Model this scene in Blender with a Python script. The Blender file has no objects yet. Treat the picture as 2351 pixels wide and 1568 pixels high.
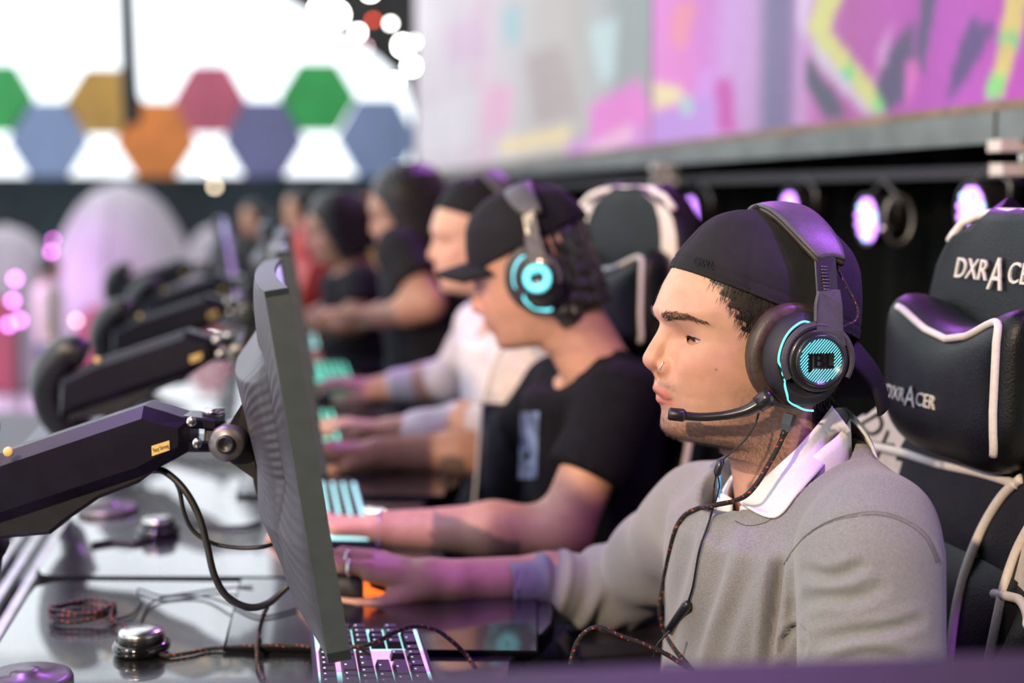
import bpy, math, random
import numpy as np
from mathutils import Vector, Matrix

# ------------------------------------------------------------------ camera, light, exposure
scene = bpy.context.scene
COL = scene.collection
CAM_Z, PITCH, LENS, SENSOR = 1.30, math.radians(6.0), 50.0, 36.0
FPX = LENS / SENSOR * 2351.0
cam_data = bpy.data.cameras.new('camera')
cam = bpy.data.objects.new('camera', cam_data); COL.objects.link(cam)
cam.location = (0, 0, CAM_Z)
cam.rotation_euler = (math.pi/2 - PITCH, 0, 0)
cam_data.lens = LENS; cam_data.sensor_width = SENSOR
cam_data.clip_start = 0.02; cam_data.clip_end = 300
cam_data.dof.use_dof = True
cam_data.dof.focus_distance = 1.50
cam_data.dof.aperture_fstop = 2.1
scene.camera = cam

world = bpy.data.worlds.new('overcast_sky'); scene.world = world
world.use_nodes = True
wn = world.node_tree.nodes; wl = world.node_tree.links
wn['Background'].inputs['Color'].default_value = (0.88, 0.94, 1.0, 1)
wn['Background'].inputs['Strength'].default_value = 1.9

def light(name, kind, loc, target, energy, color, size=0.3, spot=None, blend=0.3):
    d = bpy.data.lights.new(name, kind); o = bpy.data.objects.new(name, d); COL.objects.link(o)
    o.location = loc
    o.rotation_euler = (Vector(target) - Vector(loc)).to_track_quat('-Z', 'Y').to_euler()
    d.energy = energy; d.color = color
    if kind == 'AREA': d.shape = 'DISK'; d.size = size
    else: d.shadow_soft_size = size
    if spot: d.spot_size = math.radians(spot); d.spot_blend = blend
    return o
# stage lamps of the hall: a warm front wash, purple top wash along the row; plus two added spots
light('warm_stage_wash', 'SPOT', (-1.35, -1.15, 2.45), (0.25, 1.6, 1.0), 390, (1.0, 0.74, 0.50), 0.06, 50, 0.6)
light('added_row_fill', 'SPOT', (-2.2, 0.7, 2.8), (0.0, 2.75, 0.95), 210, (1.0, 0.72, 0.48), 0.10, 46, 0.7)  # added fill, no lamp seen there: warms the skin of the players behind
light('purple_top_wash', 'SPOT', (1.0, 0.9, 2.9), (0.15, 1.9, 1.0), 60, (0.52, 0.14, 1.0), 0.10, 62, 0.7)
light('added_headband_beam', 'SPOT', (1.1, 1.2, 2.5), (0.335, 1.53, 1.22), 240, (0.50, 0.13, 1.0), 0.05, 8.5, 0.8)  # added narrow spot that tints only the headband and cap top purple
light('purple_far_wash', 'SPOT', (0.3, 5.0, 3.4), (-0.2, 3.2, 1.0), 190, (0.60, 0.15, 1.0), 0.15, 80, 0.6)
light('purple_desk_wash', 'SPOT', (-1.2, 1.38, 3.1), (-0.72, 1.72, 0.95), 270, (0.46, 0.14, 1.0), 0.12, 36, 0.7)
light('purple_ground_wash', 'SPOT', (-7.0, 12.0, 3.3), (-4.6, 13.2, -0.3), 900, (0.75, 0.15, 1.0), 0.2, 60, 0.7)

scene.view_settings.view_transform = 'Standard'
scene.view_settings.look = 'None'
scene.view_settings.gamma = 1.0
scene.view_settings.use_curve_mapping = False
scene.view_settings.exposure = 0.18
scene.cycles.max_bounces = 5; scene.cycles.diffuse_bounces = 2; scene.cycles.glossy_bounces = 3; scene.cycles.transmission_bounces = 2
scene.cycles.adaptive_threshold = 0.03
scene.cycles.caustics_reflective = False; scene.cycles.caustics_refractive = False

# ------------------------------------------------------------------ helpers: space
def P(px, py, D):
    """world point at depth Y=D seen at pixel (px,py) of the 2351x1568 frame"""
    a = (px - 1175.5)/FPX; b = (784.0 - py)/FPX
    y = math.cos(PITCH) + b*math.sin(PITCH); z = -math.sin(PITCH) + b*math.cos(PITCH)
    s = D/y
    return Vector((a*s, D, CAM_Z + z*s))
def Pz(px, py, z):
    a = (px - 1175.5)/FPX; b = (784.0 - py)/FPX
    y = math.cos(PITCH) + b*math.sin(PITCH); zz = -math.sin(PITCH) + b*math.cos(PITCH)
    s = (z - CAM_Z)/zz
    return Vector((a*s, y*s, z))
def frame(origin, yaw_deg, pitch_deg=0.0, roll_deg=0.0):
    """local (forward u, left v, up w) -> world; yaw 0 faces -X, positive turns towards the camera"""
    a = math.radians(yaw_deg)
    d = Vector((-math.cos(a), -math.sin(a), 0)); l = Vector((-d.y, d.x, 0)); z = Vector((0, 0, 1))
    M = Matrix((d, l, z)).transposed().to_4x4()
    M = M @ Matrix.Rotation(math.radians(pitch_deg), 4, 'Y') @ Matrix.Rotation(math.radians(roll_deg), 4, 'X')
    M.translation = Vector(origin)
    return M
def pix(V):
    """pixel of world points"""
    V = np.asarray(V); y = V[:, 1]*math.cos(PITCH)-(V[:, 2]-CAM_Z)*math.sin(PITCH); z = V[:, 1]*math.sin(PITCH)+(V[:, 2]-CAM_Z)*math.cos(PITCH)
    return 1175.5+V[:, 0]/y*FPX, 784.0-z/y*FPX
def XF(M, V):
    A = np.array(M, dtype=np.float64)
    return np.asarray(V, dtype=np.float64) @ A[:3, :3].T + A[:3, 3]

# ------------------------------------------------------------------ helpers: meshes
def pcat(*ms):
    """join (V,F[,C]) meshes into one"""
    V, F, C, n, hasc = [], [], [], 0, any(len(m) > 2 and m[2] is not None for m in ms)
    for m in ms:
        v = np.asarray(m[0], dtype=np.float64).reshape(-1, 3); V.append(v)
        F += [tuple(int(i) + n for i in f) for f in m[1]]
        if hasc: C.append(np.asarray(m[2]) if len(m) > 2 and m[2] is not None else np.tile([0.5, 0.5, 0.5], (len(v), 1)))
        n += len(v)
    return (np.vstack(V), F, np.vstack(C) if hasc else None)

def mesh_data(name, m, mats, smooth=True, fmat=None):
    V = np.asarray(m[0], dtype=np.float32); F = m[1]
    me = bpy.data.meshes.new(name)
    me.vertices.add(len(V)); me.vertices.foreach_set('co', V.ravel())
    lens = np.fromiter((len(f) for f in F), dtype=np.int32, count=len(F))
    loops = np.fromiter((i for f in F for i in f), dtype=np.int32, count=int(lens.sum()))
    me.loops.add(len(loops)); me.loops.foreach_set('vertex_index', loops)
    me.polygons.add(len(F))
    st = np.zeros(len(F), dtype=np.int32); st[1:] = np.cumsum(lens)[:-1]
    me.polygons.foreach_set('loop_start', st)
    me.polygons.foreach_set('loop_total', lens)
    if not isinstance(mats, (list, tuple)): mats = [mats]
    for mt in mats: me.materials.append(M_(mt) if isinstance(mt, str) else mt)
    if fmat is not None: me.polygons.foreach_set('material_index', np.asarray(fmat, dtype=np.int32))
    me.update(calc_edges=True)
    me.polygons.foreach_set('use_smooth', np.full(len(F), bool(smooth)))
    if len(m) > 2 and m[2] is not None:
        at = me.color_attributes.new('Col', 'FLOAT_COLOR', 'POINT')
        C = np.ones((len(V), 4), dtype=np.float32); C[:, :3] = m[2]
        at.data.foreach_set('color', C.ravel())
    me.validate(); me.update()
    return me
def link(name, me, parent=None):
    o = bpy.data.objects.new(name, me); COL.objects.link(o)
    if parent is not None: o.parent = parent
    return o
def obj(name, m, mats, parent=None, smooth=True, fmat=None, auto=None, label=None):
    """mesh given in world coordinates (or in the parent's local ones if the parent carries a matrix)"""
    V = np.asarray(m[0], dtype=np.float64)
    root = parent
    while root is not None and root.parent is not None: root = root.parent
    if root is not None and root.get('_loc'):
        V = V - np.array(root.location)
    o = link(name, mesh_data(name, (V, m[1], m[2] if len(m) > 2 else None), mats, smooth, fmat), parent)
    if auto: autosmooth(o, auto)
    if label: o['label'] = label
    return o
def autosmooth(o, deg=35):
    me = o.data
    ang = math.radians(deg)
    import bmesh
    bm = bmesh.new(); bm.from_mesh(me)
    for e in bm.edges:
        e.smooth = not (len(e.link_faces) == 2 and e.calc_face_angle(0) > ang)
    for f in bm.faces: f.smooth = True
    bm.to_mesh(me); bm.free()
def thing(name, label, cat, loc=(0, 0, 0), group=None, kind=None, M=None):
    o = bpy.data.objects.new(name, None); COL.objects.link(o); o.empty_display_size = 0.05
    if M is not None: o.matrix_world = M
    else: o.location = loc; o['_loc'] = 1
    tag(o, label, cat, group, kind)
    return o
def tag(o, label=None, cat=None, group=None, kind=None):
    if label: o['label'] = label
    if cat: o['category'] = cat
    if group: o['group'] = group
    if kind: o['kind'] = kind
    return o
def copy_tree(o, parent=None):
    c = o.copy(); COL.objects.link(c); c.parent = parent
    for ch in list(o.children): copy_tree(ch, c)
    return c

# primitive shapes -> (V, F)
def box(lo, hi, bev=0.0):
    lo = np.array(lo, float); hi = np.array(hi, float)
    if bev <= 0:
        V = [(x, y, z) for x in (lo[0], hi[0]) for y in (lo[1], hi[1]) for z in (lo[2], hi[2])]
        F = [(0, 1, 3, 2), (4, 6, 7, 5), (0, 4, 5, 1), (2, 3, 7, 6), (0, 2, 6, 4), (1, 5, 7, 3)]
        return (np.array(V), F)
    V, F = [], []
    b = min(bev, *( (hi-lo)*0.49 ))
    idx = {}
    for sx in (0, 1):
        for sy in (0, 1):
            for sz in (0, 1):
                c = [lo[0] if sx == 0 else hi[0], lo[1] if sy == 0 else hi[1], lo[2] if sz == 0 else hi[2]]
                sg = [1 if s == 0 else -1 for s in (sx, sy, sz)]
                for ax in range(3):
                    p = list(c)
                    for k in range(3):
                        if k != ax: p[k] += sg[k]*b
                    idx[(sx, sy, sz, ax)] = len(V); V.append(p)
    def q(*k): F.append(tuple(idx[i] for i in k))
    for s in (0, 1):
        o = lambda L: L if s else L[::-1]
        q(*o([(s,0,0,0),(s,1,0,0),(s,1,1,0),(s,0,1,0)]))
        q(*o([(0,s,0,1),(0,s,1,1),(1,s,1,1),(1,s,0,1)]))
        q(*o([(0,0,s,2),(1,0,s,2),(1,1,s,2),(0,1,s,2)]))
    for a in (0, 1):
        for c in (0, 1):
            o = lambda L, fl: L if fl else L[::-1]
            q(*o([(a,c,0,0),(a,c,1,0),(a,c,1,1),(a,c,0,1)], a != c))
            q(*o([(a,0,c,0),(a,0,c,2),(a,1,c,2),(a,1,c,0)], a != c))
            q(*o([(0,a,c,1),(1,a,c,1),(1,a,c,2),(0,a,c,2)], a != c))
    for sx in (0, 1):
        for sy in (0, 1):
            for sz in (0, 1):
                k = [(sx,sy,sz,0),(sx,sy,sz,1),(sx,sy,sz,2)]
                q(*(k if (sx+sy+sz) % 2 == 1 else k[::-1]))
    return (np.array(V, float), F)
def prism(poly, n, t):
    """extrude a 3D polygon along vector n by t (both sides centred)"""
    A = np.array([list(p) for p in poly], float); n = np.array(list(n), float); n /= np.linalg.norm(n)
    k = len(A); V = np.vstack([A - n*t/2, A + n*t/2])
    F = [tuple(range(k))[::-1], tuple(range(k, 2*k))] + [(i, (i+1) % k, k+(i+1) % k, k+i) for i in range(k)]
    return (V, F)
def bevel_poly(poly, n, t, b):
    """prism with chamfered rims; poly must be planar and roughly convex"""
    A = np.array([list(p) for p in poly], float); n = np.array(list(n), float); n /= np.linalg.norm(n)
    c = A.mean(0); k = len(A)
    I = []
    for i in range(k):
        e1 = A[i]-A[i-1]; e2 = A[(i+1) % k]-A[i]; e1 /= np.linalg.norm(e1)+1e-9; e2 /= np.linalg.norm(e2)+1e-9
        w = np.cross(n, e1)+np.cross(n, e2); w /= np.linalg.norm(w)+1e-9
        if np.dot(w, c-A[i]) < 0 and False: w = -w
        I.append(A[i]+w*b)
    I = np.array(I)
    L = [I-n*t/2, A-n*(t/2-b), A+n*(t/2-b), I+n*t/2]
    V = np.vstack(L)
    F = [tuple(range(k))[::-1], tuple(range(3*k, 4*k))]
    for j in range(3): F += [(j*k+i, j*k+(i+1) % k, (j+1)*k+(i+1) % k, (j+1)*k+i) for i in range(k)]
    return (V, F)
def catmull(pts, n=8, closed=False):
    p = [np.array(list(q), float) for q in pts]; out = []
    m = len(p)
    rng = range(m) if closed else range(m-1)
    for i in rng:
        if closed: a, b, c, d = p[i-1], p[i], p[(i+1) % m], p[(i+2) % m]
        else: a, b, c, d = p[max(i-1, 0)], p[i], p[i+1], p[min(i+2, m-1)]
        for j in range(n):
            t = j/n
            out.append(0.5*((2*b) + (-a+c)*t + (2*a-5*b+4*c-d)*t*t + (-a+3*b-3*c+d)*t**3))
    if not closed: out.append(p[-1])
    return np.array(out)
def tube(pts, r, seg=8, closed=False, cap=True, colf=None, flat=None):
    """tube along a polyline; r a number or list; colf(i,j)->colour"""
    A = np.array([list(p) for p in pts], float); m = len(A)
    R = np.full(m, r) if np.isscalar(r) else np.interp(np.linspace(0, 1, m), np.linspace(0, 1, len(r)), r)
    T = np.gradient(A, axis=0) if not closed else (np.roll(A, -1, 0)-np.roll(A, 1, 0))
    T /= np.linalg.norm(T, axis=1)[:, None]+1e-12
    up = np.array([0, 0, 1.0]) if abs(T[0][2]) < 0.9 else np.array([0, 1.0, 0])
    N = np.zeros_like(A); n = np.cross(T[0], up); n /= np.linalg.norm(n)
    for i in range(m):
        n = n - T[i]*np.dot(n, T[i]); n /= np.linalg.norm(n)+1e-12; N[i] = n
    B = np.cross(T, N)
    V, C = [], []
    fx, fy = flat if flat else (1, 1)
    for i in range(m):
        for j in range(seg):
            a = 2*math.pi*j/seg
            V.append(A[i]+R[i]*(fx*math.cos(a)*N[i]+fy*math.sin(a)*B[i]))
            if colf: C.append(colf(i, j))
    F = []
    for i in range(m if closed else m-1):
        i2 = (i+1) % m
        for j in range(seg):
            j2 = (j+1) % seg
            F.append((i*seg+j, i*seg+j2, i2*seg+j2, i2*seg+j))
    if cap and not closed:
        F.append(tuple(range(seg))[::-1]); F.append(tuple((m-1)*seg+j for j in range(seg)))
    return (np.array(V), F, np.array(C)) if colf else (np.array(V), F)
def lathe(prof, axis_o, axis_d, xdir=None, seg=32, sx=1.0, sy=1.0, closed=False):
    """revolve [(r,h)] about the axis; sx, sy stretch the ring"""
    o = np.array(list(axis_o), float); d = np.array(list(axis_d), float); d /= np.linalg.norm(d)
    x = np.array(list(xdir), float) if xdir is not None else (np.array([1.0, 0, 0]) if abs(d[0]) < 0.9 else np.array([0, 1.0, 0]))
    x = x-d*np.dot(x, d); x /= np.linalg.norm(x); y = np.cross(d, x)
    V, F = [], []
    k = len(prof)
    for j in range(seg):
        a = 2*math.pi*j/seg
        for r, h in prof: V.append(o+d*h+r*(sx*math.cos(a)*x+sy*math.sin(a)*y))
    for j in range(seg):
        j2 = (j+1) % seg
        for i in range(k-1 if not closed else k):
            i2 = (i+1) % k
            F.append((j*k+i, j2*k+i, j2*k+i2, j*k+i2))
    if not closed:
        if prof[0][0] > 1e-6: F.append(tuple(j*k for j in range(seg))[::-1])
        if prof[-1][0] > 1e-6: F.append(tuple(j*k+k-1 for j in range(seg)))
    return (np.array(V), F)
def sphere(c, r, seg=16, rings=10, sc=(1, 1, 1)):
    V, F = [], []
    for i in range(rings+1):
        t = math.pi*i/rings
        for j in range(seg):
            a = 2*math.pi*j/seg
            V.append((c[0]+r*sc[0]*math.sin(t)*math.cos(a), c[1]+r*sc[1]*math.sin(t)*math.sin(a), c[2]+r*sc[2]*math.cos(t)))
    for i in range(rings):
        for j in range(seg):
            j2 = (j+1) % seg
            F.append((i*seg+j, (i+1)*seg+j, (i+1)*seg+j2, i*seg+j2))
    return (np.array(V), F)
def grid(fn, nu, nv, closed_u=False):
    V = [fn(i/(nu if closed_u else nu-1), j/(nv-1)) for i in range(nu) for j in range(nv)]
    F = []
    for i in range(nu if closed_u else nu-1):
        for j in range(nv-1):
            i2 = (i+1) % nu
            F.append((i*nv+j, i2*nv+j, i2*nv+j+1, i*nv+j+1))
    return (np.array([list(v) for v in V], float), F)
def shell(fn, nu, nv, thick):
    """closed thin plate from a parametric surface"""
    V, F = grid(fn, nu, nv)
    G = V.reshape(nu, nv, 3)
    du = np.gradient(G, axis=0); dv = np.gradient(G, axis=1)
    N = np.cross(du, dv).reshape(-1, 3); N /= np.linalg.norm(N, axis=1)[:, None]+1e-12
    n = len(V)
    V2 = np.vstack([V+N*thick/2, V-N*thick/2])
    F2 = [f for f in F] + [tuple(i+n for i in f[::-1]) for f in F]
    rim = [i*nv for i in range(nu)] + [(nu-1)*nv+j for j in range(1, nv)] + [i*nv+nv-1 for i in range(nu-2, -1, -1)] + [j for j in range(nv-2, 0, -1)]
    for a, b in zip(rim, rim[1:]+rim[:1]): F2.append((b, a, a+n, b+n))
    return (V2, F2)
def text_mesh(s, size, depth, M, align='CENTER', shear=0.0, sx=1.0):
    cu = bpy.data.curves.new('lettering', 'FONT'); cu.body = s; cu.size = size; cu.extrude = depth
    cu.align_x = align; cu.align_y = 'CENTER'; cu.shear = shear; cu.resolution_u = 3
    o = bpy.data.objects.new('lettering_tmp', cu); COL.objects.link(o)
    dg = bpy.context.evaluated_depsgraph_get(); dg.update()
    me = bpy.data.meshes.new_from_object(o.evaluated_get(dg))
    V = np.array([v.co[:] for v in me.vertices]); F = [tuple(p.vertices) for p in me.polygons]
    bpy.data.objects.remove(o); bpy.data.curves.remove(cu); bpy.data.meshes.remove(me)
    V[:, 0] *= sx
    return (XF(M, V) if M is not None else V, F)
def axes(o, x, y):
    """matrix with given x and y directions (for lettering planes)"""
    x = Vector(x).normalized(); y = Vector(y); y = (y-x*y.dot(x)).normalized(); z = x.cross(y)
    M = Matrix((x, y, z)).transposed().to_4x4(); M.translation = Vector(o); return M

# ------------------------------------------------------------------ helpers: implicit surfaces
def smin(a, b, k):
    h = np.clip(0.5+0.5*(b-a)/k, 0, 1)
    return b*(1-h)+a*h-k*h*(1-h)
def cone(p, a, b, ra, rb, sc=None):
    ax, ay, az = a; bx, by, bz = b
    dx, dy, dz = bx-ax, by-ay, bz-az
    X, Y, Z = p[0]-ax, p[1]-ay, p[2]-az
    t = np.clip((X*dx+Y*dy+Z*dz)/(dx*dx+dy*dy+dz*dz+1e-12), 0, 1)
    return np.sqrt((X-t*dx)**2+(Y-t*dy)**2+(Z-t*dz)**2)-(ra+(rb-ra)*t)
def ellip(p, c, r):
    k = np.sqrt(((p[0]-c[0])/r[0])**2+((p[1]-c[1])/r[1])**2+((p[2]-c[2])/r[2])**2)
    return (k-1)*min(r)
def surfnet(f, lo, hi, h, chunk=None):
    lo = np.array(lo, float); hi = np.array(hi, float)
    ax = [np.arange(lo[i], hi[i]+h, h, dtype=np.float32) for i in range(3)]
    G = np.meshgrid(*ax, indexing='ij')
    V = f(*G).astype(np.float32)
    S = V < 0
    n = np.array(V.shape)
    cnt = np.zeros(n-1, dtype=np.int8)
    for i in (0, 1):
        for j in (0, 1):
            for k in (0, 1): cnt += S[i:n[0]-1+i, j:n[1]-1+j, k:n[2]-1+k]
    act = (cnt > 0) & (cnt < 8)
    I = np.argwhere(act)
    ids = np.full(act.shape, -1, dtype=np.int32); ids[act] = np.arange(len(I))
    pos = np.zeros((len(I), 3)); c = np.zeros(len(I))
    cor = [(i, j, k) for i in (0, 1) for j in (0, 1) for k in (0, 1)]
    for a in cor:
        for b in cor:
            if sum(b)-sum(a) == 1 and all(y >= x for x, y in zip(a, b)):
                va = V[I[:, 0]+a[0], I[:, 1]+a[1], I[:, 2]+a[2]]; vb = V[I[:, 0]+b[0], I[:, 1]+b[1], I[:, 2]+b[2]]
                x = (va < 0) != (vb < 0)
                t = np.where(x, va/np.where(x, va-vb, 1), 0)
                pos += np.where(x[:, None], np.array(a)+t[:, None]*(np.array(b)-np.array(a)), 0); c += x
    W = lo+h*(I+pos/np.maximum(c, 1)[:, None])
    F = []
    for ax_ in range(3):
        sl0 = [slice(None)]*3; sl1 = [slice(None)]*3
        sl0[ax_] = slice(0, -1); sl1[ax_] = slice(1, None)
        A = S[tuple(sl0)]; B = S[tuple(sl1)]
        E = np.argwhere(A != B)
        o1, o2 = [(1, 2), (2, 0), (0, 1)][ax_]
        ok = (E[:, o1] > 0) & (E[:, o2] > 0) & (E[:, o1] < n[o1]-1) & (E[:, o2] < n[o2]-1)
        E = E[ok]
        ins = A[tuple(E.T)]
        def cid(d1, d2):
            Q = E.copy(); Q[:, o1] -= d1; Q[:, o2] -= d2
            return ids[tuple(Q.T)]
        q = np.stack([cid(1, 1), cid(0, 1), cid(0, 0), cid(1, 0)], 1)
        q[~ins] = q[~ins][:, ::-1]
        F.append(q)
    F = np.vstack(F)
    F = F[(F >= 0).all(1)]
    return W, F
def vnormals(V, F):
    F = np.asarray(F); N = np.zeros_like(V)
    n = np.cross(V[F[:, 2]]-V[F[:, 0]], V[F[:, 3]]-V[F[:, 1]])
    for i in range(4): np.add.at(N, F[:, i], n)
    return N/(np.linalg.norm(N, axis=1)[:, None]+1e-12)
def laplace(V, F, it=2, lam=0.5):
    F = np.asarray(F); E = np.vstack([F[:, [0, 1]], F[:, [1, 2]], F[:, [2, 3]], F[:, [3, 0]]])
    for _ in range(it):
        A = np.zeros_like(V); c = np.zeros(len(V))
        np.add.at(A, E[:, 0], V[E[:, 1]]); np.add.at(c, E[:, 0], 1)
        np.add.at(A, E[:, 1], V[E[:, 0]]); np.add.at(c, E[:, 1], 1)
        V = V+lam*(A/np.maximum(c, 1)[:, None]-V)
    return V
def noise3(V, s, seed=0):
    """cheap smooth pseudo noise"""
    r = np.random.RandomState(seed); out = np.zeros(len(V))
    for i in range(6):
        k = r.normal(size=3)*s; ph = r.uniform(0, 6.28); out += np.sin(V@k+ph)
    return out/6
def sst(a, b, x):
    t = np.clip((x-a)/(b-a), 0, 1); return t*t*(3-2*t)
def strands(R, D, L, r, bend=None, col=None):
    """tapered three-sided hairs: roots R, unit directions D, lengths L"""
    V, F, C = [], [], []
    R = np.asarray(R); D = np.asarray(D)
    for i in range(len(R)):
        d = D[i]; x = np.cross(d, [0.31, 0.52, 0.8]); x /= np.linalg.norm(x)+1e-9; y = np.cross(d, x)
        l = L[i] if not np.isscalar(L) else L
        b = bend[i] if bend is not None else np.zeros(3)
        n = len(V)
        for t, q in ((0, 1.0), (0.55, 0.75)):
            c = R[i]+d*l*t+b*l*t*t
            for a in (0, 2.094, 4.189): V.append(c+r*q*(math.cos(a)*x+math.sin(a)*y))
        V.append(R[i]+d*l+b*l)
        for a in range(3):
            a2 = (a+1) % 3
            F.append((n+a, n+a2, n+3+a2, n+3+a)); F.append((n+3+a, n+3+a2, n+6))
    return (np.array(V), F)
# ------------------------------------------------------------------ materials (all procedural)
MATS = {}
def M_(name): return MATS[name]
def mat(name, col=(0.5, 0.5, 0.5), rough=0.5, metal=0.0, emit=None, es=1.0, noise=0.0, nscale=40.0, bump=0.0, bscale=200.0,
        attr=False, sss=0.0, spec=0.5, coat=0.0, sheen=0.0, wave=None, rough_var=0.0, trans=0.0, alpha=1.0, stretch=None):
    m = bpy.data.materials.new(name); m.use_nodes = True; MATS[name] = m
    N = m.node_tree.nodes; L = m.node_tree.links; b = N['Principled BSDF']
    b.inputs['Base Color'].default_value = (*col, 1); b.inputs['Roughness'].default_value = rough
    b.inputs['Metallic'].default_value = metal; b.inputs['Specular IOR Level'].default_value = spec
    b.inputs['Coat Weight'].default_value = coat; b.inputs['Sheen Weight'].default_value = sheen
    b.inputs['Transmission Weight'].default_value = trans; b.inputs['Alpha'].default_value = alpha
    if sss:
        b.inputs['Subsurface Weight'].default_value = sss
        b.inputs['Subsurface Radius'].default_value = (0.9, 0.35, 0.2); b.inputs['Subsurface Scale'].default_value = 0.008
    tc = N.new('ShaderNodeTexCoord'); src = tc.outputs['Object']
    if stretch:
        mp = N.new('ShaderNodeMapping'); mp.inputs['Scale'].default_value = stretch
        L.new(src, mp.inputs['Vector']); src = mp.outputs['Vector']
    cs = None
    if attr:
        a = N.new('ShaderNodeAttribute'); a.attribute_name = 'Col'; cs = a.outputs['Color']
    if noise:
        n = N.new('ShaderNodeTexNoise'); n.inputs['Scale'].default_value = nscale; n.inputs['Detail'].default_value = 2
        L.new(src, n.inputs['Vector'])
        mr = N.new('ShaderNodeMapRange'); mr.inputs['From Min'].default_value = 0.3; mr.inputs['From Max'].default_value = 0.7
        mr.inputs['To Min'].default_value = 1-noise; mr.inputs['To Max'].default_value = 1+noise
        L.new(n.outputs['Fac'], mr.inputs['Value'])
        mx = N.new('ShaderNodeMix'); mx.data_type = 'RGBA'; mx.blend_type = 'MULTIPLY'; mx.inputs['Factor'].default_value = 1
        if cs: L.new(cs, mx.inputs['A'])
        else: mx.inputs['A'].default_value = (*col, 1)
        L.new(mr.outputs['Result'], mx.inputs['B']); cs = mx.outputs['Result']
        if rough_var:
            m2 = N.new('ShaderNodeMapRange'); m2.inputs['To Min'].default_value = rough-rough_var; m2.inputs['To Max'].default_value = rough+rough_var
            L.new(n.outputs['Fac'], m2.inputs['Value']); L.new(m2.outputs['Result'], b.inputs['Roughness'])
    if cs and not emit: L.new(cs, b.inputs['Base Color'])
    if emit: m.cycles.emission_sampling = 'NONE'
    if emit:
        b.inputs['Emission Strength'].default_value = es
        if emit == 'attr' and cs: L.new(cs, b.inputs['Emission Color'])
        else: b.inputs['Emission Color'].default_value = (*emit, 1)
    if bump:
        bt = N.new('ShaderNodeTexNoise') if wave is None else N.new('ShaderNodeTexWave')
        if wave is None: bt.inputs['Scale'].default_value = bscale; bt.inputs['Detail'].default_value = 2; L.new(src, bt.inputs['Vector'])
        else:
            bt.inputs['Scale'].default_value = bscale; bt.inputs['Distortion'].default_value = 0.4
            mp = N.new('ShaderNodeMapping'); mp.inputs['Rotation'].default_value = wave
            L.new(src, mp.inputs['Vector']); L.new(mp.outputs['Vector'], bt.inputs['Vector'])
        bp = N.new('ShaderNodeBump'); bp.inputs['Strength'].default_value = bump; bp.inputs['Distance'].default_value = 0.002
        L.new(bt.outputs['Fac'], bp.inputs['Height']); L.new(bp.outputs['Normal'], b.inputs['Normal'])
    return m
mat('skin', rough=0.46, attr=True, sss=0.22, noise=0.07, nscale=60, bump=0.12, bscale=900, spec=0.4)
mat('eye_surface', rough=0.08, attr=True, coat=0.6)
mat('hair_dark', (0.014, 0.011, 0.009), 0.32, noise=0.4, nscale=150)
mat('stubble', (0.085, 0.052, 0.034), 0.6)
mat('cap_black', (0.016, 0.0165, 0.0165), 0.9, bump=0.35, bscale=260, wave=(0.0, 0.5, 0.3), noise=0.15, spec=0.3)
mat('cap_far', (0.007, 0.0065, 0.009), 0.8, noise=0.2, spec=0.25)
mat('sweater', (0.265, 0.268, 0.272), 0.95, noise=0.26, nscale=620, bump=0.5, bscale=700, sheen=0.3, spec=0.15, stretch=(1.0, 1.0, 2.2))
mat('sweater_seam', (0.13, 0.128, 0.125), 0.95, noise=0.2, nscale=600, spec=0.1)
mat('sweater_rib', (0.28, 0.275, 0.27), 0.95, noise=0.25, nscale=300, bump=0.5, bscale=500, sheen=0.25, spec=0.15)
mat('collar_white', (0.86, 0.85, 0.84), 0.85, noise=0.05, nscale=300, bump=0.15, bscale=900, sheen=0.2)
mat('tape_blue', (0.10, 0.36, 0.75), 0.7, noise=0.1, nscale=200)
mat('tee_black', (0.0045, 0.0045, 0.007), 0.9, noise=0.3, nscale=40, spec=0.2)
mat('tee_print', (0.13, 0.18, 0.30), 0.7, noise=0.6, nscale=25)
mat('hoodie_white', (0.74, 0.68, 0.70), 0.9, noise=0.10, nscale=20, sheen=0.3)
mat('trousers', (0.02, 0.022, 0.03), 0.85, noise=0.3, nscale=60)
mat('jeans', (0.05, 0.11, 0.22), 0.85, noise=0.3, nscale=60)
mat('plastic_black', (0.014, 0.014, 0.016), 0.38, noise=0.2, nscale=60, bump=0.05, bscale=800)
mat('plastic_satin', (0.020, 0.020, 0.023), 0.28, noise=0.15, nscale=40, coat=0.2)
mat('plastic_matte', (0.015, 0.014, 0.020), 0.6, noise=0.2, nscale=80, bump=0.08, bscale=900)
mat('headband_pad', (0.055, 0.05, 0.06), 0.48, noise=0.15, nscale=120, bump=0.15, bscale=700)
mat('ear_leather', (0.050, 0.032, 0.022), 0.45, noise=0.3, nscale=90, bump=0.12, bscale=420)
mat('gloss_black', (0.006, 0.006, 0.008), 0.10, noise=0.1, nscale=40, coat=0.5)
mat('cyan_glow', (0.1, 0.5, 0.5), 0.4, emit=(0.12, 0.85, 0.85), es=1.6)
mat('cyan_glow_soft', (0.1, 0.5, 0.6), 0.4, emit=(0.16, 0.72, 0.88), es=1.3)
mat('cyan_glow_far', (0.1, 0.5, 0.6), 0.4, emit=(0.15, 0.78, 0.85), es=1.4)
mat('key_glow', (0.3, 0.6, 0.6), 0.4, emit=(0.45, 0.95, 0.95), es=1.4)
mat('key_glow_pink', (0.6, 0.3, 0.6), 0.4, emit=(0.9, 0.45, 0.85), es=1.1)
mat('key_glow_green', (0.2, 0.7, 0.5), 0.4, emit=(0.12, 0.85, 0.55), es=1.7)
mat('orange_glow', (0.9, 0.2, 0.05), 0.4, emit=(1.0, 0.17, 0.02), es=1.3)
mat('cable_black', (0.010, 0.010, 0.010), 0.45, noise=0.2, nscale=100)
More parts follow.
